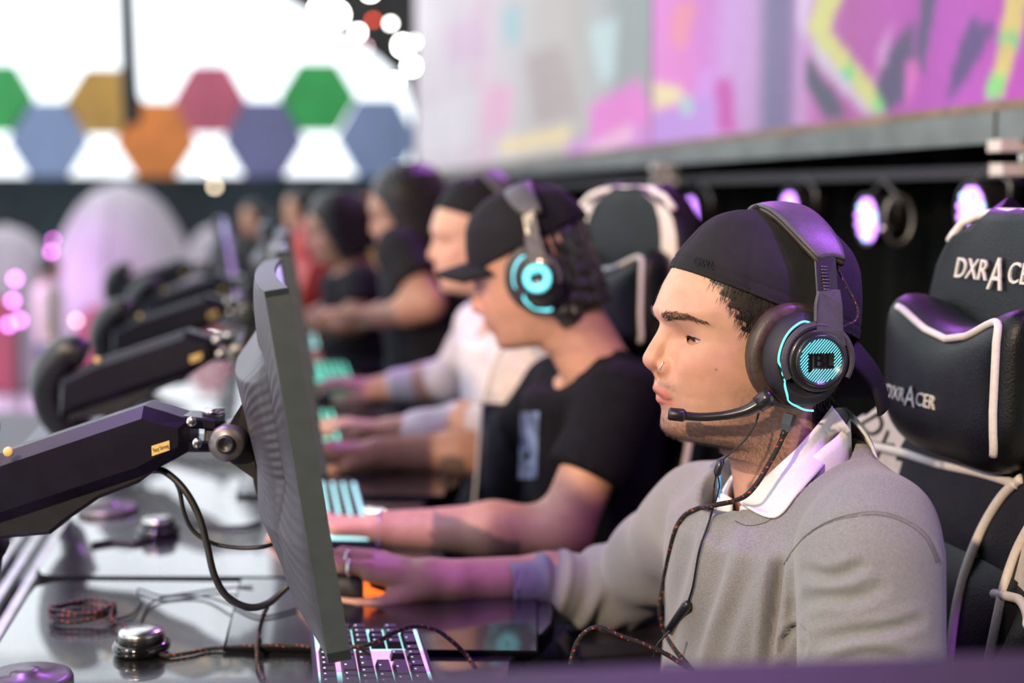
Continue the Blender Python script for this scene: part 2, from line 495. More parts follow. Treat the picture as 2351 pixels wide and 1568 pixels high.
mat('cable_braid', rough=0.7, attr=True, noise=0.1, nscale=500, bump=0.3, bscale=1500)
mat('steel', (0.55, 0.54, 0.52), 0.25, 1.0, noise=0.15, nscale=80)
mat('steel_dark', (0.16, 0.155, 0.15), 0.38, 0.7, noise=0.2, nscale=60)
mat('silver', (0.8, 0.8, 0.82), 0.18, 1.0, noise=0.1, nscale=100)
mat('arm_black', (0.007, 0.006, 0.012), 0.34, spec=0.3, noise=0.2, nscale=30, coat=0.15, bump=0.03, bscale=500)
mat('label_gold', (0.72, 0.50, 0.16), 0.45, noise=0.1, nscale=100)
mat('ink', (0.02, 0.018, 0.015), 0.6, noise=0.1)
mat('monitor_shell', (0.030, 0.028, 0.032), 0.40, noise=0.15, nscale=60, bump=0.05, bscale=500)
mat('monitor_edge', (0.046, 0.060, 0.058), 0.50, noise=0.1, nscale=60)
mat('monitor_glass', (0.02, 0.02, 0.03), 0.12, emit=(0.42, 0.30, 0.75), es=0.9, noise=0.2, nscale=6)
mat('desk_top', (0.016, 0.017, 0.021), 0.20, coat=1.0, noise=0.35, nscale=9, rough_var=0.06, bump=0.10, bscale=60, stretch=(1.5, 22, 1.0), spec=0.6)
mat('desk_edge', (0.004, 0.005, 0.006), 0.9, spec=0.1, noise=0.2, nscale=50)
MATS['desk_top'].node_tree.nodes['Principled BSDF'].inputs['Coat IOR'].default_value = 2.3
mat('mousepad', (0.014, 0.012, 0.018), 0.18, coat=0.6, noise=0.25, nscale=12, spec=0.6)
mat('keycap', (0.013, 0.013, 0.015), 0.42, noise=0.2, nscale=150)
mat('legend_white', (0.8, 0.85, 0.85), 0.5, emit=(0.7, 0.9, 0.9), es=0.6)
mat('slat_pale', (0.42, 0.52, 0.44), 0.5, noise=0.15, nscale=30)
mat('leather_black', (0.0045, 0.006, 0.0065), 0.42, spec=0.3, noise=0.3, nscale=50, bump=0.25, bscale=350)
mat('leather_white', (0.66, 0.58, 0.52), 0.45, noise=0.08, nscale=60, bump=0.12, bscale=350)
mat('leather_red', (0.45, 0.02, 0.02), 0.45, noise=0.15, nscale=40)
mat('piping_white', (0.82, 0.76, 0.70), 0.5, noise=0.06, nscale=200, bump=0.1, bscale=900)
mat('thread_white', (0.78, 0.74, 0.70), 0.6, noise=0.2, nscale=500, bump=0.4, bscale=900)
mat('floor_stage', (0.035, 0.032, 0.045), 0.45, noise=0.3, nscale=6)
mat('ground_pale', (0.50, 0.44, 0.46), 0.7, noise=0.15, nscale=1.5)
mat('ceiling_dark', (0.016, 0.015, 0.013), 0.9, noise=0.4, nscale=1.2)
mat('wall_dark', (0.020, 0.020, 0.020), 0.85, noise=0.4, nscale=1.5)
mat('wall_teal_dark', (0.010, 0.022, 0.026), 0.85, noise=0.4, nscale=0.8)
mat('curtain_black', (0.0022, 0.0028, 0.0024), 0.95, spec=0.1, noise=0.5, nscale=3, bump=0.3, bscale=20, stretch=(8, 8, 0.3))
mat('deck_metal', (0.13, 0.145, 0.135), 0.42, 0.5, noise=0.25, nscale=8)
mat('deck_wood', (0.20, 0.13, 0.08), 0.6, noise=0.3, nscale=12)
mat('led_screen', (0.02,0.02,0.02), attr=True, emit='attr', es=0.82, rough=0.6, noise=0.06, nscale=30)
mat('panel_green', (0.008, 0.24, 0.04), 0.5, noise=0.25, nscale=2)
mat('panel_ochre', (0.34, 0.18, 0.02), 0.5, noise=0.2, nscale=2)
mat('panel_pink', (0.36, 0.06, 0.10), 0.5, noise=0.15, nscale=2)
mat('panel_blue', (0.15, 0.20, 0.33), 0.5, noise=0.1, nscale=2)
mat('panel_violet', (0.10, 0.10, 0.21), 0.5, noise=0.1, nscale=2)
mat('panel_orange', (0.50, 0.14, 0.01), 0.5, noise=0.2, nscale=2)
mat('pod_white', (0.40, 0.345, 0.385), 0.7, noise=0.16, nscale=1.6)
mat('bulb_white', (1, 1, 1), 0.4, emit=(1.0, 1.0, 0.95), es=26)
mat('bulb_red', (1, 0.1, 0.05), 0.4, emit=(1.0, 0.08, 0.02), es=9)
mat('bulb_pink', (1, 0.6, 0.7), 0.4, emit=(1.0, 0.55, 0.65), es=7)
mat('bulb_magenta', (1, 0.3, 1), 0.4, emit=(1.0, 0.22, 1.0), es=9)
mat('bulb_warm', (1, 0.8, 0.6), 0.4, emit=(1.0, 0.80, 0.55), es=8)
mat('par_purple', (0.6, 0.3, 1), 0.4, emit=(0.52, 0.22, 1.0), es=3.2)
mat('par_blue', (0.3, 0.5, 1), 0.4, emit=(0.35, 0.50, 1.0), es=3.2)
mat('skin_far', (0.52, 0.27, 0.17), 0.5, sss=0.1, noise=0.08, nscale=40)
mat('hair_grey', (0.25, 0.24, 0.23), 0.6, noise=0.3, nscale=100)
mat('shirt_dark', (0.005, 0.005, 0.006), 0.85, noise=0.3, nscale=30)
mat('shirt_pale', (0.60, 0.50, 0.46), 0.85, noise=0.15, nscale=30)
mat('shirt_magenta', (0.40, 0.04, 0.42), 0.8, noise=0.2, nscale=30)
mat('shirt_ochre', (0.38, 0.20, 0.04), 0.8, noise=0.2, nscale=30)
mat('shirt_red', (0.50, 0.03, 0.02), 0.8, noise=0.2, nscale=30)
# ------------------------------------------------------------------ the hall: floor, ceiling, walls
def struct(name, m, mt, parent=None, label=None, cat=None, smooth=False):
    o = obj(name, m, mt, parent, smooth)
    if parent is None:
        o['kind'] = 'structure'
        if label: o['label'] = label
        if cat: o['category'] = cat
    return o
struct('floor', box((-3.2, -3.0, -0.12), (3.2, 8.4, 0.0)), 'floor_stage', label='dark stage floor under the players and desks', cat='floor')
struct('ground', box((-16, 8.4, -1.05), (8, 24, -0.9)), 'ground_pale', label='pale lower ground beyond the stage lit pink and purple', cat='ground')
struct('wall_unseen', box((-4.0, -3.2, -0.1), (4.0, -3.05, 5.2)), 'wall_dark', label='unseen dark wall added behind the camera to block sky light', cat='wall')  # added out of view, keeps sky light off the camera-facing sides
struct('ceiling', box((-1.6, -3.2, 5.2), (8, 21, 5.35)), 'ceiling_dark', label='dark hall ceiling above the arch', cat='ceiling')

FAR = 20.0
def fp(px, py, D=FAR): return P(px, py, D)
arch = [(-430, 405), (-440, 250), (-380, 60), (-230, -70), (0, -140), (230, -150), (450, -100), (600, -35), (680, 12), (760, 62), (860, 128), (930, 190), (948, 260), (945, 405)]
outer = [(1320, 405), (1320, -420), (-900, -420), (-900, 405)]
def wall_piece(pts): return prism([fp(*p) for p in pts], (0, 1, 0), 0.25)
right_part = [(945, 405), (1320, 405), (1320, -420), (700, -420), (520, -90)] + arch[7:13]
left_part = [(450, -420), (-900, -420), (-900, 405), (-430, 405)] + arch[1:7]
struct('wall_far', wall_piece(right_part), 'ceiling_dark', label='dark end wall curving up beside the bright open sky', cat='wall')
low = prism([fp(-900, 404), fp(1320, 404), Vector((P(1320, 404, FAR).x, FAR, -0.9)), Vector((P(-900, 404, FAR).x, FAR, -0.9))], (0, 1, 0), 0.25)
struct('wall_back', low, 'wall_teal_dark', label='dark teal barrier below the coloured hexagons', cat='wall')

# honeycomb screen standing in the arch
hexes = thing('honeycomb_screen', 'large honeycomb screen of coloured hexagon panels in the bright arch', 'screen', P(430, 404, 19.3))
def hexa(cx, cy, hw, hh, mt, cut=None):
    a = [(cx-hw, cy), (cx-hw*0.47, cy-hh), (cx+hw*0.47, cy-hh), (cx+hw, cy), (cx+hw*0.47, cy+hh), (cx-hw*0.47, cy+hh)]
    if cut: a = [(x, min(y, cut)) for x, y in a]
    obj('hexagon_panel', bevel_poly([P(x, y, 19.3) for x, y in a], (0, -1, 0), 0.06, 0.012), mt, hexes, False)
for cx, cy, hw, hh, mt, cut in [(-8, 226, 86, 76, 'panel_green', None), (240, 234, 88, 74, 'panel_ochre', None), (482, 229, 82, 76, 'panel_pink', None),
        (730, 224, 88, 77, 'panel_green', None), (112, 324, 92, 88, 'panel_blue', 404), (358, 326, 92, 90, 'panel_orange', 404), (606, 322, 92, 88, 'panel_violet', 404),
        (866, 318, 92, 88, 'panel_blue', 404), (-250, 228, 80, 70, 'panel_pink', None), (-130, 326, 84, 82, 'panel_violet', 404)]:
    hexa(cx, cy, hw, hh, mt, cut)
pole = obj('dark_pole', tube([P(288, -60, 12.0), P(296, 140, 12.0), P(304, 284, 12.0)], [0.066, 0.070, 0.074], 10), 'wall_teal_dark')
tag(pole, 'dark vertical pole hanging in front of the bright arch', 'pole')

# curtain and raised stage behind the players
LW = 1.30
TW = Vector((-0.1733, 0.9849, 0)); NW = Vector((-0.9849, -0.1733, 0))
def W(Y, z, off=0.0):
    return Vector((LW-0.176*Y, Y, z))+NW*off
def wbox(y0, y1, z0, z1, o0, o1):
    V = [W(y, z, o) for y in (y0, y1) for z in (z0, z1) for o in (o0, o1)]
    return (np.array([list(v) for v in V]), [(0, 1, 3, 2), (4, 6, 7, 5), (0, 4, 5, 1), (2, 3, 7, 6), (0, 2, 6, 4), (1, 5, 7, 3)])
def curtain(i, j):
    y = 1.0+i*12.2
    return W(y, 1.40*j, -0.22+0.03*math.sin(y*23)+0.015*math.sin(y*61))
cv = shell(curtain, 260, 4, 0.01)
struct('wall_right', cv, 'curtain_black', label='black curtain hung below the raised stage behind the chairs', cat='curtain', smooth=True)
stage = thing('stage_platform', 'raised stage platform with grey metal edge running behind the players', 'stage', W(2.2, 0, 0))
ys = [0.9, 2.50, 4.55, 6.9, 9.6, 13.0]
for y0, y1 in zip(ys[:-1], ys[1:]):
    b = obj('edge_beam', wbox(y0+0.006, y1-0.006, 1.385, 1.440, -0.03, 0.02), 'deck_metal', stage, False)
obj('deck', wbox(0.9, 13.0, 1.440, 1.456, -1.2, 0.022), 'deck_wood', stage, False)
obj('under_rail', wbox(0.9, 13.0, 1.325, 1.350, -0.10, -0.05), 'plastic_matte', stage, False)
def clamp(px, y, z):
    t = thing('pipe_clamp', 'pale metal clamp under the stage edge ' + px, 'clamp', W(y, z, 0.03))
    obj('jaw', wbox(y-0.022, y+0.022, z+0.010, z+0.030, -0.02, 0.055), 'leather_white', t, False)
    obj('jaw', wbox(y-0.022, y+0.022, z-0.030, z-0.010, -0.02, 0.050), 'leather_white', t, False)
    obj('bolt', lathe([(0.008, -0.045), (0.008, 0.045)], W(y, z, 0.0), (0, 0, 1), seg=10), 'steel', t)
clamp('at the right edge of the picture', 2.44, 1.358)
clamp('above the white striped chair back', 4.55, 1.355)

# the big video wall on the stage: flat picture = colour per point of the panel
def wall_hit(px, py):
    a = (px-1175.5)/FPX; b = (784.0-py)/FPX
    y = math.cos(PITCH)+b*math.sin(PITCH); z = -math.sin(PITCH)+b*math.cos(PITCH)
    s = LW/(a+0.176*y)
    return (y*s, CAM_Z+z*s)
def inpoly(Y, Z, poly):
    r = np.zeros(len(Y), bool); n = len(poly)
    for i in range(n):
        y1, z1 = poly[i]; y2, z2 = poly[i-1]
        c = ((z1 > Z) != (z2 > Z)) & (Y < (y2-y1)*(Z-z1)/(z2-z1+1e-12)+y1)
        r ^= c
    return r
def lin(c): return [((x/255)/12.92 if x/255 <= 0.04045 else ((x/255+0.055)/1.055)**2.4) for x in c]
def video_wall(name, px0, px1, label, base, shapes, seed):
    y1 = wall_hit(px0, 300)[0]; y0 = wall_hit(px1, 200)[0]
    z0, z1 = 1.458, 3.9
    nu, nv = 150, 110
    u = 1/np.linspace(1/y0, 1/y1, nu); vv = np.concatenate([np.linspace(z0, 2.6, 85), np.linspace(2.62, z1, 25)])
    Yg, Zg = [q.ravel() for q in np.meshgrid(u, vv, indexing='ij')]
    V = np.stack([LW-0.176*Yg, Yg, Zg], 1)
    F = [(i*nv+j, (i+1)*nv+j, (i+1)*nv+j+1, i*nv+j+1) for i in range(nu-1) for j in range(nv-1)]
    a = (V[:, 0]/Yg)*FPX+1175.5                      # where along the wall each painted stripe sits
    bx = [q[0] for q in base]; bc = np.array([lin(q[1]) for q in base])
    C = np.stack([np.interp(a, bx, bc[:, k]) for k in range(3)], 1)
    for poly, col in shapes:
        pp = [wall_hit(*q) for q in poly]
        C[inpoly(Yg, Zg, pp)] = lin(col)
    G = C.reshape(nu, nv, 3)
    for _ in range(5 if seed == 3 else 1):
        E = np.pad(G, ((1, 1), (1, 1), (0, 0)), mode='edge')
        G = (E[:-2, 1:-1]+E[2:, 1:-1]+E[1:-1, :-2]+E[1:-1, 2:]+2*E[1:-1, 1:-1])/6
    C = G.reshape(-1, 3)*(1+0.10*noise3(V, 5.0, seed))[:, None]
    t = thing(name, label, 'screen', W((y0+y1)/2, z0, 0))
    obj('display', (V, F, C), 'led_screen', t, False)
    Yb0, Yb1 = y0, y1
    obj('cabinet', wbox(Yb0, Yb1, z0, z1, -0.09, -0.006), 'plastic_matte', t, False)
    for yy in np.linspace(Yb0, Yb1, 7):
        obj('frame_post', wbox(yy-0.02, yy+0.02, z0, z1, -0.16, -0.092), 'steel_dark', t, False)
video_wall('video_wall', 955, 1494, 'pale video wall at the far end of the raised stage, sheen painted into its picture',
    [(940, (206, 196, 208)), (1060, (204, 196, 208)), (1110, (214, 184, 204)), (1150, (206, 200, 206)), (1220, (190, 186, 186)), (1300, (186, 180, 176)), (1380, (176, 178, 178)), (1420, (150, 160, 158)), (1494, (150, 156, 156))],  # greyish tones put sheen and haze into the screen colours
    [([(1150, 20), (1200, 10), (1195, 90), (1160, 110)], (160, 196, 205)), ([(1350, 60), (1420, 40), (1410, 180), (1380, 190)], (190, 212, 216)),
     ([(1145, 325), (1310, 290), (1305, 325), (1150, 352)], (236, 214, 160)), ([(1355, 240), (1470, 180), (1500, 270), (1420, 330), (1350, 345)], (226, 120, 205)),
     ([(1300, 330), (1494, 285), (1494, 335), (1300, 365)], (205, 130, 212)), ([(1340, 345), (1450, 285), (1455, 320), (1350, 360)], (240, 190, 215)),
     ([(1110, 200), (1180, 190), (1170, 300), (1120, 320)], (222, 170, 202)), ([(960, 260), (1100, 200), (1090, 330), (960, 360)], (212, 206, 216)),
     ([(1205, 130), (1290, 100), (1330, 260), (1230, 290)], (172, 160, 160)), ([(1020, 60), (1100, 30), (1120, 130), (1030, 150)], (205, 176, 205))], 3)
video_wall('video_wall', 1496, 2600, 'magenta video wall with a yellow chevron above the front player',
    [(1496, (228, 132, 214)), (1560, (224, 124, 205)), (1620, (206, 120, 205)), (1660, (200, 150, 216)), (1720, (196, 150, 208)), (1755, (110, 106, 146)), (1800, (120, 100, 150)), (1830, (200, 150, 205)), (1860, (186, 96, 176)),
     (1940, (176, 76, 160)), (2020, (186, 70, 176)), (2100, (178, 60, 176)), (2200, (190, 70, 190)), (2300, (196, 56, 186)), (2600, (180, 60, 190))],
    [([(1496, 190), (1560, 200), (1570, 225), (1500, 255)], (240, 222, 170)), ([(1545, 10), (1600, 5), (1570, 120), (1540, 100)], (236, 142, 165)),
     ([(1600, 170), (1640, 150), (1640, 300), (1600, 310)], (206, 140, 222)), ([(1640, 180), (1680, 180), (1690, 300), (1650, 300)], (196, 66, 170)),
     ([(1500, 260), (1640, 220), (1640, 330), (1500, 345)], (190, 140, 222)),
     ([(1830, -40), (1880, -40), (1850, 60), (1860, 90), (1835, 80), (1830, 40)], (216, 190, 226)),
     ([(1885, -40), (1945, -40), (1905, 70), (1920, 90), (2035, 230), (2030, 262), (2000, 262), (1865, 90), (1855, 60)], (214, 212, 128)),
     ([(1850, 85), (1870, 92), (2005, 258), (1985, 262), (1880, 150)], (206, 190, 216)),
     ([(1930, 155), (1955, 150), (1965, 175), (1945, 185)], (70, 214, 130)), ([(2000, 225), (2025, 220), (2035, 262), (2005, 262)], (130, 226, 120)),
     ([(1855, 120), (1900, 190), (1950, 270), (1900, 280), (1850, 190)], (66, 70, 96)), ([(2040, 262), (2010, 200), (2030, 130), (2100, 40), (2090, 150), (2050, 262)], (72, 62, 104)),
     ([(2120, -30), (2155, -30), (2120, 160), (2070, 250), (2060, 200), (2100, 120)], (74, 66, 112)), ([(2230, 40), (2290, 60), (2210, 200), (2170, 240), (2190, 140)], (86, 56, 124)),
     ([(2080, 150), (2110, 130), (2100, 220), (2075, 250)], (216, 96, 190)), ([(2020, 100), (2050, 60), (2035, 140), (2005, 190)], (206, 140, 206)),
     ([(2315, -40), (2362, -40), (2352, 40), (2300, 232), (2262, 232), (2290, 130)], (226, 200, 116)), ([(2292, 85), (2342, 80), (2338, 100), (2290, 104)], (66, 206, 130)),
     ([(2268, 180), (2310, 175), (2298, 232), (2262, 232)], (134, 226, 120)), ([(1560, 225), (1590, 215), (1585, 262), (1565, 262)], (170, 210, 205)),
     ([(2420, -40), (2480, -40), (2450, 240), (2400, 240)], (74, 66, 112))], 5)

# par lamps hung under the stage edge
def par_lamp(px, py, label, dots):
    a = (px-1175.5)/FPX; y = (LW+0.02)/(a+0.176)
    p = P(px, py, y)
    aim = Vector((-0.975, -0.20, -0.05)).normalized()
    t = thing('stage_light', label, 'lamp', p, 'purple lamps under the stage edge')
    obj('housing', lathe([(0.02, -0.10), (0.040, -0.095), (0.052, -0.06), (0.056, 0.0), (0.058, 0.004), (0.051, 0.004), (0.050, -0.012), (0.0, -0.012)], p, aim, seg=24), 'plastic_black', t)
    x = aim.cross(Vector((0, 0, 1))).normalized(); u = x.cross(aim)
    spots = [(0, 0)] + [(0.019*math.cos(k*math.pi/3), 0.019*math.sin(k*math.pi/3)) for k in range(6)] + [(0.039*math.cos((k+.5)*math.pi/6), 0.039*math.sin((k+.5)*math.pi/6)) for k in range(12)]
    for k, (q, r) in enumerate(spots):
        c = p+x*q+u*r+aim*0.0
        obj('led', sphere(c, 0.0085, 8, 6), 'par_blue' if (dots and k % 4 == 0) else 'par_purple', t)
    obj('yoke', tube([p+x*0.062-aim*0.04, p+x*0.066+u*0.05-aim*0.04, p+u*0.085-aim*0.04, p-x*0.066+u*0.05-aim*0.04, p-x*0.062-aim*0.04], 0.005, 6), 'steel_dark', t)
par_lamp(1400, 462, 'purple stage lamp glowing left of the striped chair back', False)
par_lamp(1588, 490, 'purple stage lamp glowing above the far shoulder of the front player', False)
par_lamp(1815, 486, 'purple stage lamp half hidden by the black cap', False)
par_lamp(1992, 505, 'blue and purple stage lamp right of the headset band', True)
par_lamp(2232, 486, 'purple stage lamp left of the chair headrest', True)
for px, py, r in [(2035, 525, 0.010), (2072, 460, 0.007)]:
    g = P(px, py, 3.0); t = obj('cable_hook', lathe([(r*0.5, -0.03), (r, 0), (r*1.1, 0.01), (0, 0.016)], g, (-0.9, -0.4, 0), seg=12), 'steel')
    tag(t, 'small shiny hook %s' % ('beside the blue purple stage lamp' if r > 0.008 else 'high on the dark rail left of the chair headrest'), 'hook')
ringc = P(2085, 505, 3.0)
t = obj('coiled_hose', tube([ringc+Vector((-0.02+0.030*math.cos(a), 0.0, 0.050*math.sin(a))) for a in np.linspace(0, 6.283, 24, endpoint=False)], 0.006, 6, True), 'steel_dark')
tag(t, 'dark coiled cable ring hanging between two stage lamps', 'cable')

# lamps by the arch (far, out of focus)
trs = thing('lighting_truss', 'dark lighting truss high above the far bulbs', 'truss', (-2.5, 13.0, 4.6))
for y, z in ((12.9, 4.62), (13.1, 4.62), (13.0, 4.80)): obj('chord', tube([(-6.0, y, z), (2.0, y, z)], 0.02, 8), 'plastic_black', trs)
for k in range(16):
    x = -6+k*0.5; obj('brace', tube([(x, 12.9, 4.62), (x+0.25, 13.0, 4.80), (x+0.5, 13.1, 4.62)], 0.009, 5), 'plastic_black', trs)
for y in (11.0,): obj('chord', tube([(-6.0, y, 4.62), (2.0, y, 4.62)], 0.02, 8), 'plastic_black', trs)
for x in (-5.9, 1.9): obj('tie', tube([(x, 11.0, 4.62), (x, 13.0, 4.62)], 0.02, 6), 'plastic_black', trs); obj('hanger', tube([(x, 12.0, 4.62), (x, 12.0, 5.2)], 0.01, 5), 'plastic_black', trs)
def bulb(px, py, D, r, mt, label):
    p = P(px, py, D)
    t = thing('festoon_bulb', label, 'bulb', p, 'bulbs hanging by the arch')
    obj('globe', sphere(p, r, 12, 8), mt, t)
    obj('socket', lathe([(r*0.45, r*0.85), (r*0.5, r*1.5), (r*0.2, r*1.7)], p, (0, 0, 1), seg=10), 'plastic_black', t)
    if p.z > 1.25: obj('flex', tube([p+Vector((0, 0, r*1.6)), Vector((p.x, p.y, 4.61))], 0.004, 5), 'cable_black', t)
    else: obj('stand', tube([p-Vector((0, 0, r*0.9)), Vector((p.x, p.y, -0.9))], 0.006, 6), 'plastic_black', t)
for px, py, r, mt, lb in [(735, 18, .055, 'bulb_white', 'white bulb at the top left of the lamp cluster'), (772, 34, .075, 'bulb_white', 'big white bulb at the top of the lamp cluster'), (850, -22, .05, 'bulb_white', 'white bulb cut by the top edge of the picture'),
        (822, 74, .03, 'bulb_white', 'white bulb just left of the red lamp'), (857, 46, .018, 'bulb_red', 'small red bulb in the lamp cluster'), (897, 54, .018, 'bulb_white', 'small white bulb right of the red lamp'),
        (842, 108, .016, 'bulb_pink', 'small pink bulb below the red lamp'), (925, 105, .055, 'bulb_white', 'white bulb in the right half of the cluster'), (958, 96, .03, 'bulb_white', 'white bulb at the right end of the cluster'),
        (945, 152, .045, 'bulb_white', 'white bulb at the lower right of the cluster'), (905, 190, .045, 'bulb_white', 'lowest white bulb of the cluster above the blue hexagon')]:
    bulb(px, py, 13.0, r, mt, lb)
bulb(478, 385, 13.0, .03, 'bulb_white', 'white bulb below the pink hexagon')
bulb(493, 428, 13.0, .024, 'bulb_warm', 'warm bulb hanging lowest under the pink hexagon')
bulb(914, 386, 11.0, .02, 'bulb_warm', 'cream bulb beside the dark haired man at the back')
bulb(118, 578, 11.0, .020, 'bulb_magenta', 'magenta bulb left of the white pod')
bulb(122, 550, 11.0, .014, 'bulb_magenta', 'dim magenta bulb above the brighter one by the pod')
bulb(175, 736, 11.0, .020, 'bulb_pink', 'round pink lamp low before the white pod')
for px, py in [(35, 640), (30, 690), (45, 735), (20, 745)]:
    bulb(px, py, 11.0, .026, 'bulb_magenta', 'magenta bulb of the cluster at the left edge, %s' % {640: 'topmost', 690: 'second from top', 735: 'lower right', 745: 'lowest'}[py])

# inflated white pods on the lower ground
def pod(px, D, rx, top, name_label, lean=0.0, mt='pod_white'):
    b = Vector((P(px, 700, D).x, D, -0.9)); h = P(px, top, D).z+0.9
    t = thing('inflatable_pod', name_label, 'pod', b, 'white pods on the lower ground')
    prof = []
    for k in range(25):
        s = k/24; ang = s*math.pi/2
        prof.append((rx*(0.80+0.20*math.cos((s-0.35)*2.2))*(max(0, 1-s**4.2))**0.5, h*s))
    m = lathe(prof, b, (lean, 0, 1), seg=40)
    obj('skin', m, mt, t)
    for k in range(8):
        a = k*math.pi/4
        pts = [b+Vector((lean*hh+rr*1.005*math.cos(a), rr*1.005*math.sin(a), hh)) for rr, hh in prof[:-2]]
        obj('seam', tube(pts, 0.018, 6), mt, t)
    obj('entrance', prism([b+Vector((q, -rx*0.93, r)) for q, r in [(-.28, 0.02), (.28, 0.02), (.28, .8), (.16, 1.05), (-.16, 1.05), (-.28, .8)]], (0, 1, 0), 0.12), 'panel_pink', t, False)
pod(285, 15.0, 0.80, 418, 'big white dome pod with pinkish patches')
pod(20, 16.0, 0.62, 515, 'smaller pod lit magenta at the left edge of the picture')
pod(490, 17.0, 0.42, 515, 'small white pod right of the big one')
# ------------------------------------------------------------------ heads, hands, bodies
HEAD_O = P(1735, 800, 1.57)
M_HEAD = frame(HEAD_O, 10.0)
def hl(px, py, v=0.0):
    """local head (u,w) of a pixel on the plane at lateral offset v"""
    c = np.array([0, 0, CAM_Z]); q = np.array(P(px, py, 1.0)); d = q-c
    l = np.array(M_HEAD.col[1][:3]); o = np.array(HEAD_O)+l*v
    t = np.dot(o-c, l)/np.dot(d, l); p = c+d*t-np.array(HEAD_O)
    return float(np.dot(p, np.array(M_HEAD.col[0][:3]))), float(p[2])
PROF = [hl(*q) for q in [(1700, 492), (1640, 512), (1590, 552), (1553, 612), (1528, 655), (1514, 690), (1508.5, 709), (1513, 728), (1523, 747), (1526, 775), (1519, 820), (1509, 862), (1506, 878), (1507, 892), (1512, 906), (1512, 918),
        (1519, 932), (1523, 943), (1522, 958), (1523, 974), (1528, 986), (1540, 998), (1570, 1007), (1615, 1013), (1660, 1022)]]
PU = np.array([p[0] for p in PROF])[::-1]; PW = np.array([p[1] for p in PROF])[::-1]
NOSE_TIP = hl(1476, 826); NASION = hl(1524, 745); SUBN = hl(1507, 866); ULIP = hl(1500.5, 889); LLIP = hl(1506.5, 917)
EYE_C = (0.0705, 0.0315, hl(1597, 772)[1]+0.0020)
BW = [-0.125, -0.112, -0.104, -0.098, -0.085, -0.07, -0.05, -0.03, -0.01, 0.01, 0.03, 0.05, 0.09, 0.115, 0.135, 0.148, 0.152]
BB = [0.040, 0.043, 0.046, 0.048, 0.0535, 0.0580, 0.0625, 0.0665, 0.0695, 0.071, 0.072, 0.075, 0.0735, 0.062, 0.042, 0.018, 0.004]
KW = [-0.12, -0.09, -0.06, -0.03, 0.0, 0.04, 0.08, 0.11, 0.135, 0.150]
KB = [0.045, 0.060, 0.075, 0.090, 0.099, 0.105, 0.098, 0.078, 0.045, 0.010]
NECK_A, NECK_B = (-0.022, 0, -0.055), (-0.052, 0, -0.235)
def smooth_tab(x, y, sig, n=500):
    x = np.asarray(x, float); y = np.asarray(y, float); X = np.linspace(x[0], x[-1], n); Y = np.interp(X, x, y)
    k = max(1, int(4*sig/(X[1]-X[0]))); g = np.exp(-0.5*((np.arange(-k, k+1)*(X[1]-X[0]))/sig)**2); g /= g.sum()
    return X, np.convolve(np.concatenate([Y[0]+(Y[0]-Y[1])*np.arange(k, 0, -1), Y, Y[-1]+(Y[-1]-Y[-2])*np.arange(1, k+1)]), g, 'valid')
PW, PU = smooth_tab(PW, PU, 0.0016)
BW, BB = smooth_tab(BW, BB, 0.006); KW, KB = smooth_tab(KW, KB, 0.007)
